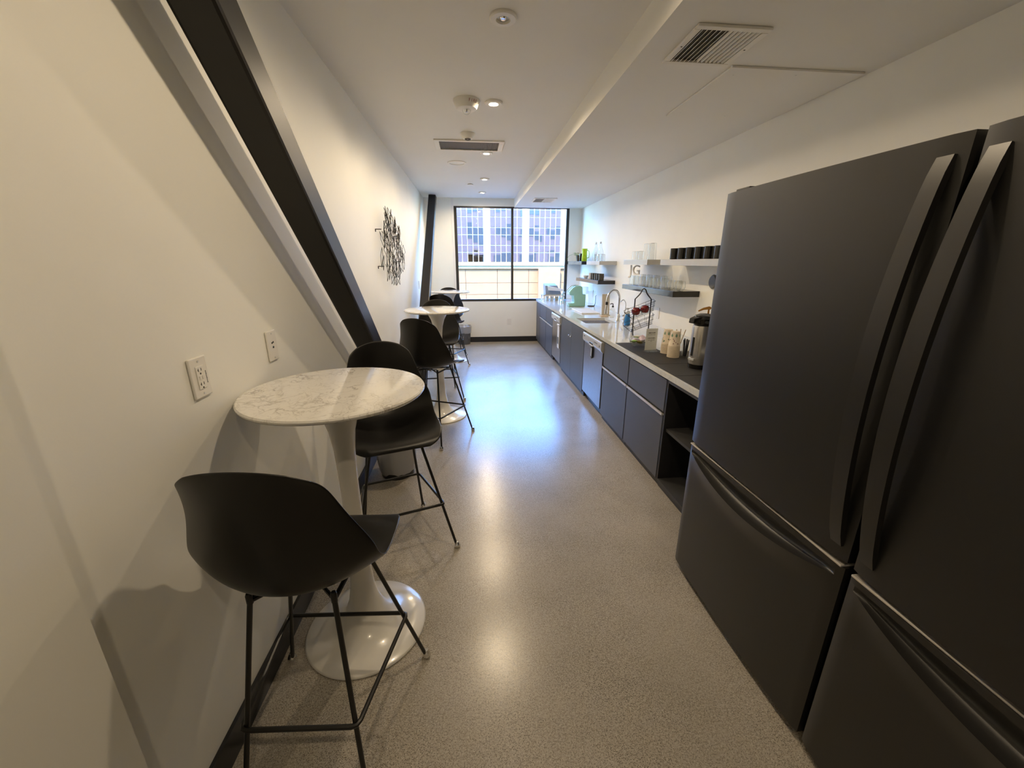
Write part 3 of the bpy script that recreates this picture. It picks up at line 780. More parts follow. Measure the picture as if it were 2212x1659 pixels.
for k, (xx, cc, lbq) in enumerate(((-.09, M_PAPER, 'white tea tin at the left under the low rack'), (.0, M_PAPER, 'white tea tin in the middle under the low rack'), (.09, M_TAN, 'tan tea tin under the low rack'))):
    tt = thing('tea_tin', lbq, 'tin', (1.475 + xx, 7.38, CT), 0, 'tins under the low rack')
    obj('body', MB().lathe([(1e-6, .0005), (.03, .0005), (.03, .065), (1e-6, .065)], 18), cc, tt, smooth=True)
    obj('lid', MB().lathe([(1e-6, .0655), (.032, .0655), (.032, .08), (1e-6, .08)], 18), M_WHITE, tt, smooth=True)

# ================================================================== WIRE FRUIT STAND
fs = thing('fruit_stand', 'two tier black wire fruit stand holding red apples', 'stand', (1.66, 3.80, CT), math.radians(-18))
A_ = .075
fr = MB()
pts = [(-A_, 0, .03), (-A_, 0, .34)] + [(-A_ + .03, 0, .375), (-.03, 0, .395), (-.016, 0, .43), (0, 0, .44), (.016, 0, .43), (.03, 0, .395), (A_ - .03, 0, .375), (A_, 0, .34)] + [(A_, 0, .03)]
fr.tube(pts, .006, 8)
for sx in (-1, 1):
    fr.tube([(sx * A_, -.11, .006), (sx * A_, -.085, .008), (sx * A_, -.04, .045), (sx * A_, 0, .055), (sx * A_, .04, .045), (sx * A_, .085, .008), (sx * A_, .11, .006)], .006, 8)
obj('frame', fr, M_WIRE, fs, smooth=True)
def wire_basket(name, zc, parent):
    m = MB(); ang = math.radians(24)
    Rm = Matrix.Rotation(-ang, 3, 'Y')
    def q(x, y, z): v = Rm @ Vector((x, y, z)); return (v.x, v.y, v.z + zc)
    w, dpt, hh = .150, .100, .080
    for zz, k in ((0, .72), (hh * .5, .86), (hh, 1.0)):
        m.tube([q(-w * k, -dpt * k, zz), q(w * k, -dpt * k, zz), q(w * k, dpt * k, zz), q(-w * k, dpt * k, zz)], .0020, 6, closed=True)
    for t_ in (-.5, 0, .5):
        m.tube([q(-w, dpt * t_, hh), q(-w * .72, dpt * .72 * t_, 0), q(w * .72, dpt * .72 * t_, 0), q(w, dpt * t_, hh)], .0014, 5)
        m.tube([q(w * t_, -dpt, hh), q(w * .72 * t_, -dpt * .72, 0), q(w * .72 * t_, dpt * .72, 0), q(w * t_, dpt, hh)], .0014, 5)
    return obj(name, m, M_WIRE, parent, smooth=True)
wire_basket('basket', .200, fs); wire_basket('basket', .072, fs)
def apple(label, loc):
    t = thing('apple', label, 'apple', loc)
    pr_ = [(1e-6, .008), (.015, .002), (.030, .006), (.042, .028), (.043, .048), (.033, .067), (.015, .074), (1e-6, .064)]
    obj('fruit', MB().lathe(pr_, 20), M_APPLE, t, smooth='all')
    obj('stem', MB().tube([(0, 0, .06), (.003, 0, .074)], .0016, 6), M_WOOD, t)
apple('red apple in front in the upper wire basket', (1.672, 3.770, CT + .212))
apple('red apple at the left in the upper wire basket', (1.602, 3.812, CT + .186))

# ================================================================== COFFEE SERVICE END: mats, snacks, sign, cups, jars, pots
def counter_mat(y0, y1, x1, lb):
    tag(obj('counter_mat', MB().box(CF + .018, x1, y0, y1, CT + .0004, CT + .005), M_BLACKMAT, bevel=.0015), lb, 'mat', 'black mats on the worktop')
counter_mat(2.985, 3.36, 1.50, 'thin black mat under the snack bowl')
counter_mat(2.592, 2.980, 1.80, 'thin black mat under the paper cups')
counter_mat(2.292, 2.588, 1.80, 'thin black mat under the steel airpot')
counter_mat(1.99, 2.288, 1.80, 'thin black mat next to the refrigerator')
ZM = CT + .0052
sb = thing('snack_bowl', 'clear bowl full of wrapped snacks', 'bowl', (1.395, 3.17, ZM))
obj('vessel', MB().olathe([(.055, .0), (.07, .012), (.085, .04), (.095, .07)], 26), M_GLASS, sb, smooth=True)
sn_cols = [M_PAPER, M_PAPER, P('lilac_wrapper', (.60, .48, .60), .35, var=.2, scale=40), P('lime_wrapper', (.36, .62, .16), .35, var=.2, scale=40), P('olive_wrapper', (.30, .24, .05), .35, var=.2, scale=40), P('silver_wrapper', (.72, .72, .74), .25, .5, var=.2, scale=40)]
sn_names = ['white', 'white', 'lilac', 'lime green', 'olive', 'silver']
random.seed(21)
for k in range(9):
    a = k * 2 * PI / 6 if k < 6 else k * 2 * PI / 3 + .5
    rr = .054 if k < 6 else .026; ci = k % 6
    p_ = thing('snack_packet', '%s snack wrapper %s' % (sn_names[ci], ['at the front of the bowl', 'at the back of the bowl', 'in the middle of the bowl', 'beside the sign in the bowl', 'on top of the bowl', 'low in the bowl', 'crumpled at the bowl rim', 'poking up from the bowl', 'tucked under others in the bowl', 'leaning out of the bowl', 'standing upright in the bowl'][k]), 'snack', (1.395 + rr * math.cos(a), 3.17 + rr * math.sin(a), ZM + (.048 if k < 6 else .082)), 0, 'snacks in the clear bowl')
    m = MB(); n1_ = 6
    rows_ = [[(-.032 + .064 * i / n1_, -.024 + .048 * j / n1_, .013 * math.sin(PI * i / n1_) * math.sin(PI * j / n1_) + random.uniform(-.003, .003)) for i in range(n1_ + 1)] for j in range(n1_ + 1)]
    m.grid(rows_); m.grid([[(x, y, -z * .8 - .0005) for (x, y, z) in r] for r in rows_])
    o_ = obj('wrapper', m, sn_cols[ci], p_, smooth=True); o_.rotation_euler = (random.uniform(-.5, .5), random.uniform(-.5, .5), a)
# sign in a clear stand
sg = thing('table_sign', 'pale grey printed card in a clear acrylic stand', 'sign', (1.402, 2.985, ZM), math.radians(8))
obj('stand', MB().box(-.048, .048, -.035, .020, 0, .012).box(-.052, .052, .0010, .0030, .012, .185), M_ACRYL, sg, bevel=.002)
cd = obj('card', MB().box(-.05, .05, -.002, .0005, .014, .183), M_SIGNCARD, sg)
ink = MB(); random.seed(3)
def strokes(zc, hgt, x0, x1, nlet):
    st_ = (x1 - x0) / nlet
    for k in range(nlet):
        xa = x0 + k * st_
        ink.box(xa, xa + st_ * .22, -.0028, -.0021, zc - hgt / 2, zc + hgt / 2)
        if random.random() < .8: ink.box(xa + st_ * .22, xa + st_ * .72, -.0028, -.0021, zc + hgt * (.2 if random.random() < .5 else -.5), zc + hgt * (.5 if random.random() < .5 else -.2))
strokes(.150, .008, -.030, .030, 10); strokes(.135, .004, -.036, .032, 18)
strokes(.108, .008, -.036, .034, 13); strokes(.093, .004, -.030, .027, 16); strokes(.083, .004, -.008, .008, 4)
obj('lettering', ink, M_PRINT, cd)
def cup_stack(lb, loc, n, printm, rz):
    t = thing('paper_cup_stack', lb, 'paper cups', loc, rz, 'stacks of paper cups')
    step = .0085; hb = .108
    for k in range(n):
        zz = k * step
        c_ = obj('cup', MB().lathe([(.0415, zz), (.0430, zz + .002), (.0415, zz + .0045), (.0310, zz + hb), (1e-6, zz + hb)] if k == n - 1 else [(.0405, zz), (.0442, zz + .001), (.0442, zz + .0045), (.0405, zz + .0055), (.0402, zz + .009)], 28), M_CUP, t, smooth=True)
    m = MB(); rnd = random.Random(n)
    zt = (n - 1) * step
    for k in range(26):
        a = rnd.uniform(0, 2 * PI); z_ = zt + rnd.uniform(.015, .065); r_ = .0415 - (z_ - zt) * .0101 / .104 * 1.0 + .0012
        s1 = rnd.uniform(.003, .006)
        m.v += [(r_ * math.cos(a - s1 / r_), r_ * math.sin(a - s1 / r_), z_), (r_ * math.cos(a), r_ * math.sin(a), z_ - s1), (r_ * math.cos(a + s1 / r_), r_ * math.sin(a + s1 / r_), z_), (r_ * math.cos(a), r_ * math.sin(a), z_ + s1 * 1.6)]
        i = len(m.v); m.f.append((i - 4, i - 3, i - 2, i - 1))
    obj('printed_leaves', m, printm, t, fix=False)
    m = MB()
    for k in range(7):
        a = k * 2 * PI / 7; z_ = zt + .082; r_ = .0352
        m.v += [(r_ * math.cos(a - .25), r_ * math.sin(a - .25), z_ - .004), (r_ * math.cos(a), r_ * math.sin(a), z_ - .018), (r_ * math.cos(a + .22), r_ * math.sin(a + .22), z_ - .003), (.0338 * math.cos(a), .0338 * math.sin(a), z_ + .016)]
        i = len(m.v); m.f.append((i - 4, i - 3, i - 2, i - 1))
    obj('printed_drops', m, M_CUPG, t, fix=False)
    return t
cup_stack('stack of upside-down paper cups with brown print, nearer the airpot', (1.492, 2.790, ZM), 11, M_CUPR, 0)
cup_stack('stack of upside-down paper cups with green print, nearer the sign', (1.505, 2.925, ZM), 10, M_CUPG, .8)
j1 = thing('stirrer_jar', 'clear jar of wooden stirrers behind the paper cups', 'jar', (1.595, 2.905, ZM))
obj('glass', MB().olathe([(.028, .001), (.030, .004), (.031, .12)], 20), M_GLASS, j1, smooth=True)
for k, (dx, dy) in enumerate(((.022, -.008), (-.020, .012), (.01, .022))):
    obj('stirrer', MB().hexa([(-dx * .5 - .003, -dy * .5 - .001, .003), (-dx * .5 + .003, -dy * .5 - .001, .003), (-dx * .5 + .003, -dy * .5 + .001, .003), (-dx * .5 - .003, -dy * .5 + .001, .003),
                              (dx * 1.4 - .003, dy * 1.4 - .001, .185), (dx * 1.4 + .003, dy * 1.4 - .001, .185), (dx * 1.4 + .003, dy * 1.4 + .001, .185), (dx * 1.4 - .003, dy * 1.4 + .001, .185)]), M_WOOD, j1)
j2 = thing('straw_jar', 'clear jar of short black straws beside the airpot', 'jar', (1.590, 2.800, ZM))
obj('glass', MB().olathe([(.026, .001), (.028, .004), (.029, .09)], 20), M_GLASS, j2, smooth=True)
for k in range(7):
    a = k * 2 * PI / 7; dx, dy = .014 * math.cos(a), .014 * math.sin(a)
    obj('straw', MB().tube([(dx * .6, dy * .6, .003), (dx * 1.3, dy * 1.3, .125 + .004 * (k % 3))], .0045, 7), M_BLACKMAT, j2)
# airpot
ap = thing('airpot', 'tall stainless airpot with black pump lid next to the refrigerator', 'airpot', (1.512, 2.475, ZM), math.radians(12))
ap.scale = (.86, .86, 1.13)
obj('base', MB().lathe([(1e-6, 0), (.078, 0), (.080, .006), (.079, .026), (1e-6, .026)], 36), M_BLACKGL, ap, smooth=True)
obj('body', MB().lathe([(1e-6, .0262), (.078, .0262), (.081, .04), (.079, .24), (.076, .252), (1e-6, .252)], 40), M_STEEL, ap, smooth=True)
lid = [(1e-6, .2522), (.070, .2522), (.080, .268), (.083, .292), (.072, .308), (.040, .318), (1e-6, .320)]
l_ = obj('lid', MB().lathe(lid, 36), M_BLACKGL, ap, smooth=True)
obj('spout', MB().hexa([(-.125, -.028, .268), (-.06, -.04, .262), (-.06, .04, .262), (-.125, .028, .268), (-.120, -.026, .296), (-.05, -.045, .308), (-.05, .045, .308), (-.120, .026, .296)]), M_BLACKGL, l_, bevel=.006)
obj('gauge_window', MB().box(-.0835, -.077, -.010, .010, .075, .185), M_BLACKGL, ap, bevel=.003)
obj('label_plate', MB().box(-.0835, -.077, -.030, .030, .050, .062), M_STAIN2, ap)
for (x, y, lbq) in ((1.625, 2.630, 'amber syrup bottle with gold pump, behind the airpot'), (1.665, 2.535, 'amber syrup bottle with gold pump, partly hidden by the refrigerator')):
    s_ = thing('syrup_bottle', lbq, 'bottle', (x, y, ZM), math.radians(15), 'syrup bottles behind the airpot')
    obj('bottle', MB().lathe([(1e-6, .0), (.036, .0), (.037, .01), (.037, .20), (.018, .26), (.015, .315), (1e-6, .315)], 20), M_POTTERY, s_, smooth=True)
    obj('pump', MB().lathe([(1e-6, .3155), (.017, .3155), (.017, .332), (.006, .336), (.006, .372), (1e-6, .372)], 14).tube([(.012, 0, .376), (0, 0, .379), (-.05, 0, .374), (-.088, 0, .362)], .0085, 8, rs=[.010, .011, .008, .005]), M_GOLD, s_, smooth=True)

# ================================================================== FLOATING SHELVES AND WHAT STANDS ON THEM
def shelf(lb, y0, y1, zt, m):
    t = thing('wall_shelf', lb, 'shelf', (RW, (y0 + y1) / 2, zt - .052), 0, 'floating shelves above the counter')
    h = (y1 - y0) / 2
    obj('board', MB().box(-.255, -.001, -h, h, 0, .052), m, t, bevel=.0015)
    obj('wall_cleat', MB().box(-.03, -.001, -h + .05, h - .05, -.006, -.0005), M_WHITE, t)
shelf('black floating shelf highest by the window', 6.655, 7.70, 1.507, M_SHELF_B)
shelf('grey floating shelf with glasses, upper row toward the window', 5.715, 6.365, 1.509, M_SHELF_W)
shelf('black floating shelf with mugs above the coffee machine', 5.725, 6.965, 1.242, M_SHELF_B)
shelf('grey floating shelf with tall glasses, upper row in the middle', 4.12, 4.78, 1.522, M_SHELF_W)
shelf('grey floating shelf with black mugs beside the refrigerator', 2.45, 3.825, 1.522, M_SHELF_W)
shelf('black floating shelf with a long row of glasses', 3.51, 4.77, 1.246, M_SHELF_B)

def glassware(name, lb, cat, loc, prof, group, mat=M_GLASS, flip=False, handle=None):
    t = thing(name, lb, cat, loc, 0, group)
    hh = max(z for _, z in prof)
    if flip: prof = [(r, hh - z) for r, z in prof]
    m = MB().olathe(prof, 20)
    r0, z0_ = prof[0]
    m.lathe([(1e-6, min(z0_, hh)), (r0, z0_), (1e-6, z0_ + (.003 if not flip else -.003))], 20)
    obj('bowl', m, mat, t, smooth=True)
    if handle:
        a = handle
        obj('handle', MB().tube([(a[0], a[1] * .0, a[2]), (a[0] + .022, 0, a[2] + .004), (a[0] + .028, 0, (a[2] + a[3]) / 2), (a[0] + .022, 0, a[3] - .004), (a[0], 0, a[3])], .004, 7), mat, t, smooth=True)
    return t
tumbler = [(.030, .0005), (.033, .004), (.036, .10)]
tall = [(.027, .0005), (.030, .004), (.036, .165)]
short = [(.030, .0005), (.033, .004), (.036, .092)]
stemless = [(.022, .0005), (.034, .012), (.041, .035), (.040, .062), (.033, .088)]
ords = ['first', 'second', 'third', 'fourth', 'fifth', 'sixth', 'seventh', 'eighth', 'ninth', 'tenth', 'eleventh', 'twelfth']
ZU, ZL, ZUf, ZLf = 1.5222, 1.2462, 1.5092, 1.2422
for k in range(3): glassware('tall_glass', '%s tall clear glass from the refrigerator side, middle upper shelf' % ords[k], 'glass', (1.90 + .012 * (k % 2), 4.22 + .078 * k, ZU), tall, 'tall glasses on the middle upper shelf', flip=True)
for k in range(3): glassware('short_glass', '%s short clear glass from the window side, middle upper shelf' % ords[k], 'glass', (1.90 + .01 * (k % 2), 4.68 - .085 * k, ZU), short, 'short glasses on the middle upper shelf', flip=True)
for k in range(10): glassware('tumbler', '%s clear tumbler in the front row, long black shelf, counted from the window' % ords[k], 'glass', (1.862, 4.60 - .088 * k, ZL), tumbler, 'tumblers on the long black shelf', flip=(k % 3 == 0))
for k in range(8): glassware('tumbler', '%s clear tumbler in the back row, long black shelf, counted from the window' % ords[k], 'glass', (1.962, 4.56 - .088 * k, ZL), tall[:2] + [(.036, .118)], 'tumblers on the long black shelf', flip=(k % 2 == 0))
for k in range(3): glassware('stemless_glass', '%s round stemless glass from the refrigerator end of the long black shelf' % ords[k], 'glass', (1.90 + .018 * (k % 2), 3.565 + .092 * k, ZL), stemless, 'stemless glasses at the near end of the shelf')
mugp = [(1e-6, .0005), (.038, .0005), (.041, .004), (.041, .096), (.038, .097), (.036, .090), (.034, .010), (1e-6, .009)]
def mug(lb, loc, mat, group, rz=0.5, sc=1.0):
    t = thing('mug', lb, 'mug', loc, rz, group)
    obj('body', MB().lathe([(r * sc if r > 1e-5 else r, z * sc) for r, z in mugp], 24), mat, t, smooth=True)
    obj('handle', MB().tube([(.038 * sc, 0, .022 * sc), (.058 * sc, 0, .026 * sc), (.066 * sc, 0, .05 * sc), (.058 * sc, 0, .074 * sc), (.038 * sc, 0, .078 * sc)], .0045 * sc, 8), mat, t, smooth=True)
for k in range(6): mug('%s glossy black mug from the window on the near upper shelf' % ords[k], (1.885, 3.715 - .140 * k, ZU), M_BLACKGL, 'black mugs on the near upper shelf', .6)
M_STRIPE = P('striped_glaze', (.62, .60, .56), .3, var=.1)
for k in range(5): mug('%s dark mug from the refrigerator side, black shelf above the coffee machine' % ords[k], (1.872, 5.80 + .10 * k, ZLf), M_BLACKGL if k % 2 else M_POTTERY, 'mugs on the black shelf', .6, .95)
mug('light grey mug in the row of dark mugs', (1.872, 6.31, ZLf), M_STRIPE, 'mugs on the black shelf', .6, .95)
sug = thing('sugar_bowl', 'small white bowl with a spoon at the far end of the mug shelf', 'bowl', (1.88, 6.62, ZLf))
obj('bowl', MB().lathe([(1e-6, .0005), (.025, .0005), (.045, .03), (.047, .045), (.043, .044), (.024, .008), (1e-6, .007)], 22), M_WHITE, sug, smooth=True)
obj('spoon', MB().tube([(.0, 0, .01), (-.02, .05, .10), (-.024, .06, .125)], .004, 7), M_STAIN2, sug, smooth=True)
gc = thing('glass_carafe', 'clear water carafe standing taller behind the row of glasses, window side', 'carafe', (1.92, 6.29, ZUf), 0, 'carafes on the upper shelf')
cprof = [(.040, .0005), (.044, .006), (.044, .12), (.030, .17), (.018, .205), (.018, .235), (.026, .25)]
obj('vessel', MB().olathe(cprof, 22), M_GLASS, gc, smooth=True); obj('stopper', MB().sphere((0, 0, .262), .017), M_CHROME, gc, smooth=True)
gc2 = copy_tree(gc); gc2.location = (1.94, 6.12, ZUf); tag(gc2, 'clear water carafe behind the row of glasses, refrigerator side', 'carafe', 'carafes on the upper shelf')
for k in range(6): glassware('juice_glass', '%s small clear glass from the refrigerator side, upper shelf toward the window' % ords[k], 'glass', (1.865 + .03 * (k % 2), 5.77 + .088 * k, ZUf), [(.028, .0005), (.031, .004), (.036, .095)], 'small glasses on the upper shelf', flip=True)
# items on the farthest shelf
pl = thing('potted_plant', 'small trailing plant in a dark pot on the highest shelf', 'plant', (1.905, 7.22, 1.5072))
obj('pot', MB().lathe([(1e-6, .0005), (.04, .0005), (.055, .10), (.05, .10), (.045, .085), (1e-6, .085)], 22), M_POTTERY, pl, smooth=True)
for k in range(11):
    a = k * 2.4; r_ = .05 + .05 * ((k * .37) % 1); zz = .10 + .05 * ((k * .53) % 1)
    c_ = Vector((r_ * math.cos(a), r_ * math.sin(a), zz)); d_ = Vector((math.cos(a), math.sin(a), .2)); n_v = Vector((-math.sin(a), math.cos(a), 0))
    m = MB(); m.grid([[c_ - d_ * .03, c_ - d_ * .03 + Vector((0, 0, .001)), c_ - d_ * .03], [c_ - n_v * .016, c_ + Vector((0, 0, .006)), c_ + n_v * .016], [c_ + d_ * .032, c_ + d_ * .032, c_ + d_ * .032 + Vector((0, 0, .001))]])
    obj('leaf', m, M_LEAF, pl, solid=.0015)
    obj('stem', MB().tube([(0, 0, .085), tuple(c_ * .55 + Vector((0, 0, .05))), tuple(c_ - d_ * .028)], .0018, 5), M_LEAF, pl)
vine = obj('vine', MB().tube([(0, 0, .09), (-.08, .05, .13), (-.16, .08, .09), (-.20, .10, .03)], .0025, 6), M_LEAF, pl, smooth=True)
tag(obj('spice_jar', MB().lathe([(1e-6, 0), (.038, 0), (.042, .01), (.042, .10), (.034, .11), (.034, .125), (1e-6, .125)], 22), M_BLACKGL, loc=(1.90, 7.02, 1.5074), smooth=True), 'round black jar between the plant and the lime pitcher', 'jar')
lm = thing('lime_pitcher', 'bright lime green pitcher on the highest shelf', 'pitcher', (1.895, 6.83, 1.5072))
obj('body', MB().lathe([(1e-6, .0005), (.042, .0005), (.045, .01), (.040, .15), (.050, .20), (.046, .20), (.036, .15), (.040, .012), (1e-6, .01)], 24), M_LIME, lm, smooth=True)
obj('handle', MB().tube([(.036, 0, .05), (.075, 0, .06), (.082, 0, .11), (.072, 0, .165), (.040, 0, .175)], .006, 8), M_LIME, lm, smooth=True)
# white two-letter sign standing on the long black shelf
jg = thing('letter_sign', 'white letters JG standing behind the glasses on the long black shelf', 'sign', (1.925, 4.715, ZL))
tm = textmesh('JG', .16, .006)
mt4 = Matrix.Translation((0, 0, .155)) @ Matrix.Rotation(-math.radians(62), 4, 'Z') @ Matrix.Rotation(PI / 2, 4, 'X')
obj('letters', MB().text(tm, mt4), M_WHITE, jg, fix=False)
obj('stand', MB().box(-.03, .03, -.055, .055, .0005, .10), M_ACRYL, jg)
tag(obj('round_wall_plate', MB().lathe([(1e-6, -.001), (.055, -.001), (.06, -.012), (.05, -.022), (1e-6, -.022)], 28, (RW, 3.31, 1.338), 'x'), M_GRILLE, smooth=True), 'dark round fitting on the wall beside the refrigerator', 'wall fitting')

# ================================================================== WALL PLATES
def wall_plate(name, lb, loc, rz, kind, cat='outlet', w=.075, h=.118):
    t = thing(name, lb, cat, loc, rz)       # local -y faces the room
    obj('plate', MB().prism([(-w / 2, -h / 2), (w / 2, -h / 2), (w / 2, h / 2), (-w / 2, h / 2)], 'y', -.0075, -.0005), M_PLASTIC_W, t, bevel=.004)
    scr = MB()
    for zz in (-.047, .047): scr.lathe([(1e-6, -.0092), (.003, -.0092), (.003, -.0074), (1e-6, -.0074)], 10, (0, 0, zz), 'y')
    obj('screws', scr, M_STAIN2, t)
    if kind in ('gfci', 'decora'):
        ins = obj('insert', MB().box(-.0168, .0168, -.0098, -.0070, -.0335, .0335), M_PLASTIC_W, t, bevel=.001)
    if kind == 'gfci':
        sl = MB()
        for zz in (.020, -.021):
            sl.box(.0035, .0052, -.0104, -.0097, zz - .001, zz + .007)
            sl.box(-.0085, -.0068, -.0104, -.0097, zz - .002, zz + .007); sl.box(-.0110, -.0085, -.0104, -.0097, zz + .0012, zz + .003)
            sl.lathe([(1e-6, -.0104), (.0027, -.0104), (.0027, -.0097), (1e-6, -.0097)], 10, (-.001, 0, zz - .0085), 'y')
        obj('slots', sl, M_SOCK, ins)
        bt = MB().box(-.009, .0, -.0112, -.0098, -.005, .005).box(.003, .012, -.0112, -.0098, -.005, .005)
        obj('test_buttons', bt, M_PLASTIC_W, ins, bevel=.0005)
        pr_ = MB()
        for k in range(9): pr_.box(.0235, .0255 if k % 3 else .0262, -.0082, -.0074, -.022 + k * .0042, -.019 + k * .0042)
        obj('printed_mark', pr_, M_PRINT, t)
    if kind == 'dataport':
        obj('jacks', MB().box(-.008, -.002, -.0090, -.0074, .008, .014).box(.002, .008, -.0090, -.0074, .010, .016).lathe([(1e-6, -.0090), (.0045, -.0090), (.0045, -.0074), (1e-6, -.0074)], 10, (.001, 0, -.006), 'y'), M_SOCK, t)
    return t
wall_plate('wall_outlet', 'white outlet plate with two sockets beside the nearest table', (L, 1.190, 1.180), PI / 2, 'gfci')
wall_plate('data_plate', 'plain white plate with small jacks above the nearest table', (L, 1.633, 1.183), PI / 2, 'dataport', 'wall plate')
wall_plate('wall_outlet', 'white outlet plate under the window', (.718, D, .39), 0, 'decora')
wall_plate('wall_outlet', 'white outlet plate above the worktop behind the fruit stand', (RW, 4.29, .955), -PI / 2, 'decora', w=.075, h=.12)
wall_plate('wall_outlet', 'white outlet plate above the worktop near the coffee machine', (RW, 6.78, .985), -PI / 2, 'decora')
wall_plate('wall_switch', 'white switch plate on the left wall near the far brace', (L, 6.38, 1.16), PI / 2, 'decora', 'switch')

# ================================================================== WIRE WALL ART
art = thing('wire_wall_art', 'black zigzag wire sculpture hanging on the left wall', 'wall art', (-.738, 4.15, 1.30))
random.seed(11)
loops = []
for k in range(6):
    hh = random.uniform(.065, .10); ww = random.uniform(.034, .058)
    q_ = [(random.uniform(-.012, .012), random.uniform(-.3, .3) * ww, hh), (random.uniform(-.02, .02), ww, random.uniform(-.03, .03)), (random.uniform(-.012, .012), random.uniform(-.3, .3) * ww, -hh), (random.uniform(-.02, .02), -ww, random.uniform(-.03, .03))]
    m = MB().tube(q_, .0021, 6, closed=True)
    loops.append(m)
lm_ = {}
cnt = 0
for iy in range(-9, 10):
    for iz in range(-4, 5):
        yy = iy * .058 + (.029 if iz % 2 else 0) + random.uniform(-.014, .014); zz = iz * .070 + random.uniform(-.02, .02)
        if (yy / .53) ** 2 + (zz / .30) ** 2 > 1.0: continue
        if random.random() < .30: continue
        k = cnt % 6
        if k not in lm_:
            o_ = obj('wire_loop', loops[k], M_WIRE, art); lm_[k] = o_.data
        else:
            o_ = bpy.data.objects.new('wire_loop', lm_[k]); COL.objects.link(o_); o_.parent = art
        o_.location = (random.uniform(-.015, .015), yy, zz + .32); o_.rotation_euler = (random.uniform(-.5, .5), 0, random.uniform(-.3, .3)); cnt += 1
for (yy, zz) in ((-.48, .16), (-.46, .46), (.40, .2), (.38, .45)):
    obj('wall_peg', MB().tube([(-.0515, yy, zz), (.0, yy, zz)], .004, 6).tube([(-.05, yy, zz), (-.05, yy, zz - .02)], .005, 6), M_WIRE, art)

# ================================================================== WASTE BINS
def bin_(lb, loc, r0, r1, h, mat, fold):
    t = thing('waste_bin', lb, 'bin', loc)
    obj('bucket', MB().olathe([(1e-4, .002), (r0, .002), (r0, .01), (r1, h), (r1 + .005, h + .003), (r1 + .005, h - .006)], 32), mat, t, smooth=True, solid=.003)
    rnd = random.Random(5); n = 36; rows_ = []
    for j, (rr, zz) in enumerate(((r1 - .012, h * .35), (r1 - .010, h * .7), (r1 - .004, h + .004), (r1 + .006, h + .012), (r1 + .012, h - .01), (r1 + .012 - fold * (r1 - r0) * .6, h - fold * h * .55), (r1 + .010 - fold * (r1 - r0) * .85, h - fold * h * .85))):
        rows_.append([((rr + (rnd.uniform(-.005, .006) if j != 2 else 0)) * math.cos(2 * PI * k / n), (rr + (rnd.uniform(-.005, .006) if j != 2 else 0)) * math.sin(2 * PI * k / n), zz + rnd.uniform(-.012, .012) * (1 if j in (0, 5, 6) else .3)) for k in range(n)])
    for r in rows_: r.append(r[0])
    obj('liner', MB().grid(rows_), M_LINER, t, smooth='all')
    return t
bin_('black waste bin with clear liner behind the nearest stools', (-.575, 2.715, 0), .115, .135, .29, M_BASEBD, 1.0)
bin_('grey mesh waste bin with clear liner under the window', (-.150, 7.575, 0), .105, .125, .34, M_BAGGREY, .45)

# ================================================================== CEILING FITTINGS
def downlight(lb, x, y, on, power=1.0):
    t = thing('downlight', lb, 'downlight', (x, y, HC - .012), 0, 'recessed downlights in a row')
    obj('trim_ring', MB().olathe([(.030, .0115), (.030, .004), (.034, -.002), (.058, -.001), (.063, .004), (.063, .0115), (.030, .0115)], 36), M_PLASTIC_W, t, smooth=True)
    obj('lens', MB().lathe([(1e-6, .006), (.0295, .006), (.0295, .0115), (1e-6, .0115)], 28), M_LAMP if on else M_LAMPOFF, t)
    if not on:
        obj('bulb_cap', MB().lathe([(1e-6, .000), (.012, .001), (.016, .0055), (1e-6, .0055)], 18), M_CHROME, t, smooth=True)
    else:
        ld = bpy.data.lights.new('downlight_beam', 'SPOT'); ld.energy = LAMP_W * power; ld.color = LAMP_COL
        ld.spot_size = math.radians(176); ld.spot_blend = .5; ld.shadow_soft_size = .028
        lo = bpy.data.objects.new('downlight_beam', ld); COL.objects.link(lo); lo.parent = t; lo.location = (0, 0, -.012)
    return t
downlight('unlit recessed fitting nearest the viewer', .181, 2.232, False)
downlight('lit recessed downlight above the nearest table, just out of view', .28, 1.42, True, .75)
downlight('lit recessed downlight behind the viewer, out of view', .15, -.38, True, .5)
downlight('lit recessed downlight beside the fire strobe', .194, 3.263, True)
downlight('lit recessed downlight just past the long air grille', .196, 4.62, True)
downlight('lit recessed downlight, second from the window', .225, 5.98, True)
downlight('lit recessed downlight closest to the window', .225, 7.08, True)

fst = thing('fire_strobe', 'white round fire alarm strobe marked FIRE', 'fire alarm', (.003, 3.245, HC - .058))
obj('housing', MB().lathe([(1e-6, .0575), (.092, .0575), (.093, .050), (.074, .010), (.070, .004), (.060, .002), (1e-6, .002)], 44), M_PLASTIC_W, fst, smooth=True)
obj('lens', MB().sphere((0, 0, -.002), .030, 20, 10, .9), M_GLASS, fst, smooth=True)
obj('flash_tube', MB().lathe([(1e-6, -.016), (.010, -.014), (.016, .001), (1e-6, .001)], 16), M_CHROME, fst, smooth=True)
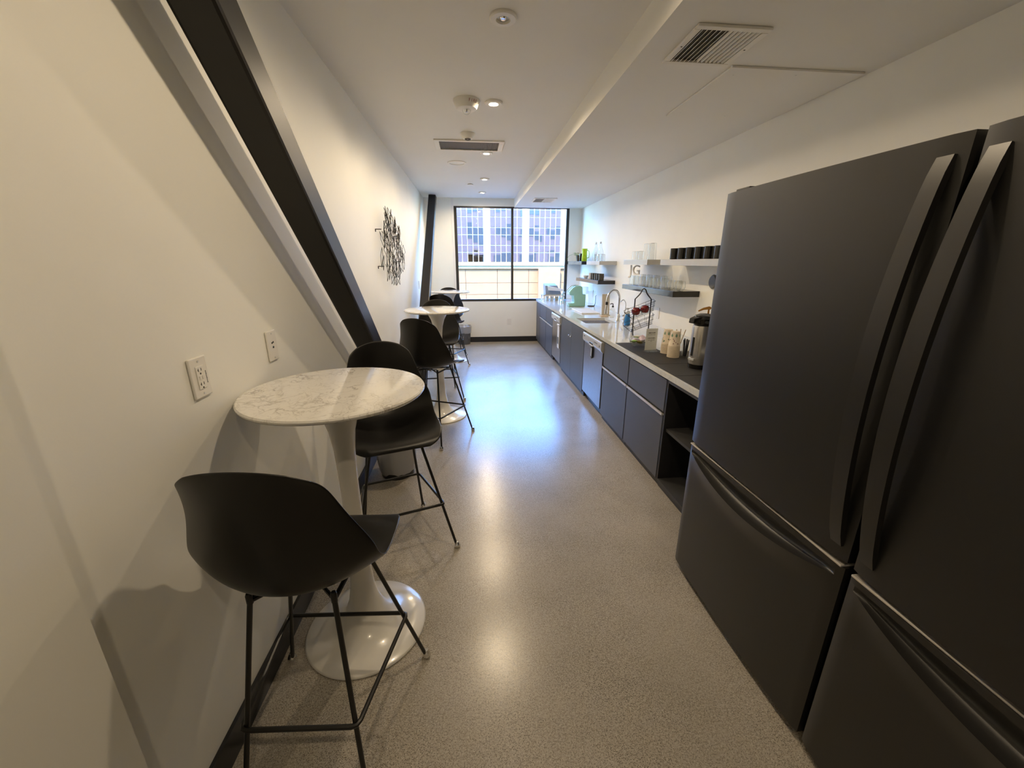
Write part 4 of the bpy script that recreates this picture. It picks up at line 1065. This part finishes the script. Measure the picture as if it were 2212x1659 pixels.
# lettering follows the sloping rim, toward the viewer
for k, ch in enumerate('FIRE'):
    a = math.radians(-90 + 15 + k * 11.5)
    me_ = textmesh(ch, .026)
    zc = .034; rr = .0745 + (zc - .010) / .04 * .0185 + .0012
    tilt = math.atan2(.0185, .04)
    mt = Matrix.Rotation(a + PI / 2, 4, 'Z') @ Matrix.Translation((0, -rr, zc)) @ Matrix.Rotation(PI / 2 + tilt, 4, 'X')
    obj('letter', MB().text(me_, mt), M_RED, fst, fix=False)
smk = thing('smoke_detector', 'small white smoke detector before the long air grille', 'smoke detector', (.008, 4.0, HC - .046))
obj('housing', MB().lathe([(1e-6, .0455), (.066, .0455), (.066, .036), (.046, .008), (.040, .003), (1e-6, .003)], 36), M_PLASTIC_W, smk, smooth=True)
obj('sensor_ring', MB().olathe([(.016, .003), (.017, -.003), (.026, -.003), (.027, .003), (.016, .003)], 24), M_GRILLE, smk, smooth=True)
ag = thing('air_grille', 'long rectangular ceiling air grille with white frame', 'vent', (.02, 4.365, HC - .012))
fr = MB(); X, Y = .325, .178
fr.box(-X, X, -Y, -Y + .035, 0, .0115).box(-X, X, Y - .035, Y, 0, .0115).box(-X, -X + .045, -Y + .035, Y - .035, 0, .0115).box(X - .045, X, -Y + .035, Y - .035, 0, .0115)
obj('frame', fr, M_PLASTIC_W, ag, bevel=.002)
obj('backing', MB().box(-X + .045, X - .045, -Y + .035, Y - .035, .0095, .0115), M_GRILLE, ag)
for k in range(36):
    xx = -X + .052 + k * (2 * X - .104) / 35
    obj('slat', MB().box(xx - .0012, xx + .0012, -Y + .035, Y - .035, .002, .009), M_GRILLE, ag)
obj('label_sticker', MB().box(X - .036, X - .012, -.10, .10, -.0006, -.0001), M_SIGNCARD, ag)
spk = thing('ceiling_speaker', 'flat round white ceiling speaker', 'speaker', (-.12, 5.09, HC - .010))
obj('ring', MB().olathe([(.082, .0095), (.082, .004), (.084, 0), (.102, .001), (.106, .006), (.106, .0095), (.082, .0095)], 40), M_PLASTIC_W, spk, smooth=True)
obj('grille', MB().lathe([(1e-6, .003), (.0815, .005), (.0815, .0095), (1e-6, .0095)], 36), M_SIGNCARD, spk, smooth=True)
tag(obj('sprinkler_cover', MB().lathe([(1e-6, 0), (.042, 0), (.044, .003), (.040, .006), (.030, .0115), (1e-6, .0115)], 30), M_PLASTIC_W, loc=(.032, 6.40, HC - .012), smooth=True), 'small round white sprinkler cover near the window', 'sprinkler')
def square_vent(lb, x0, x1, y0, y1):
    t = thing('ceiling_vent', lb, 'vent', ((x0 + x1) / 2, (y0 + y1) / 2, HL - .012))
    X, Y = (x1 - x0) / 2, (y1 - y0) / 2
    fr = MB(); b = .028
    fr.box(-X, X, -Y, -Y + b, 0, .0115).box(-X, X, Y - b, Y, 0, .0115).box(-X, -X + b, -Y + b, Y - b, 0, .0115).box(X - b, X, -Y + b, Y - b, 0, .0115)
    obj('frame', fr, M_PLASTIC_W, t, bevel=.003)
    obj('duct', MB().box(-X + b, X - b, -Y + b, Y - b, .0105, .0115), M_GRILLE, t)
    n = 13
    for k in range(n):
        xx = -X + b + (k + .5) * (2 * X - 2 * b) / n
        tl = .004 if k < 6 else -.0025
        obj('louvre', MB().hexa([(xx - .0015 - tl, -Y + b, .001), (xx + .0015 - tl, -Y + b, .001), (xx + .0015 - tl, Y - b, .001), (xx - .0015 - tl, Y - b, .001),
                                 (xx - .0015 + tl, -Y + b, .0095), (xx + .0015 + tl, -Y + b, .0095), (xx + .0015 + tl, Y - b, .0095), (xx - .0015 + tl, Y - b, .0095)]), M_PLASTIC_W, t)
    for sx in (-1, 1): obj('screw', MB().lathe([(1e-6, -.0012), (.004, -.0012), (.004, .0), (1e-6, .0)], 10, (sx * (X - b / 2), 0, 0)), M_GRILLE, t)
square_vent('square louvred ceiling vent above the refrigerators', .945, 1.27, 1.882, 2.212)
square_vent('small louvred ceiling vent above the counter near the window', .995, 1.345, 6.53, 6.95)
acp = thing('access_panel', 'large flat square access panel in the lowered ceiling', 'access panel', (1.668, 2.565, HL - .010))
obj('panel', MB().box(-.358, .358, -.35, .35, 0, .0095), M_CEIL, acp, bevel=.0015)
for sx, sy in ((-.30, -.27), (-.30, .27), (.02, -.30), (.02, .30)): obj('screw', MB().lathe([(1e-6, -.001), (.004, -.001), (.004, 0), (1e-6, 0)], 8, (sx, sy, 0)), M_STAIN2, acp)
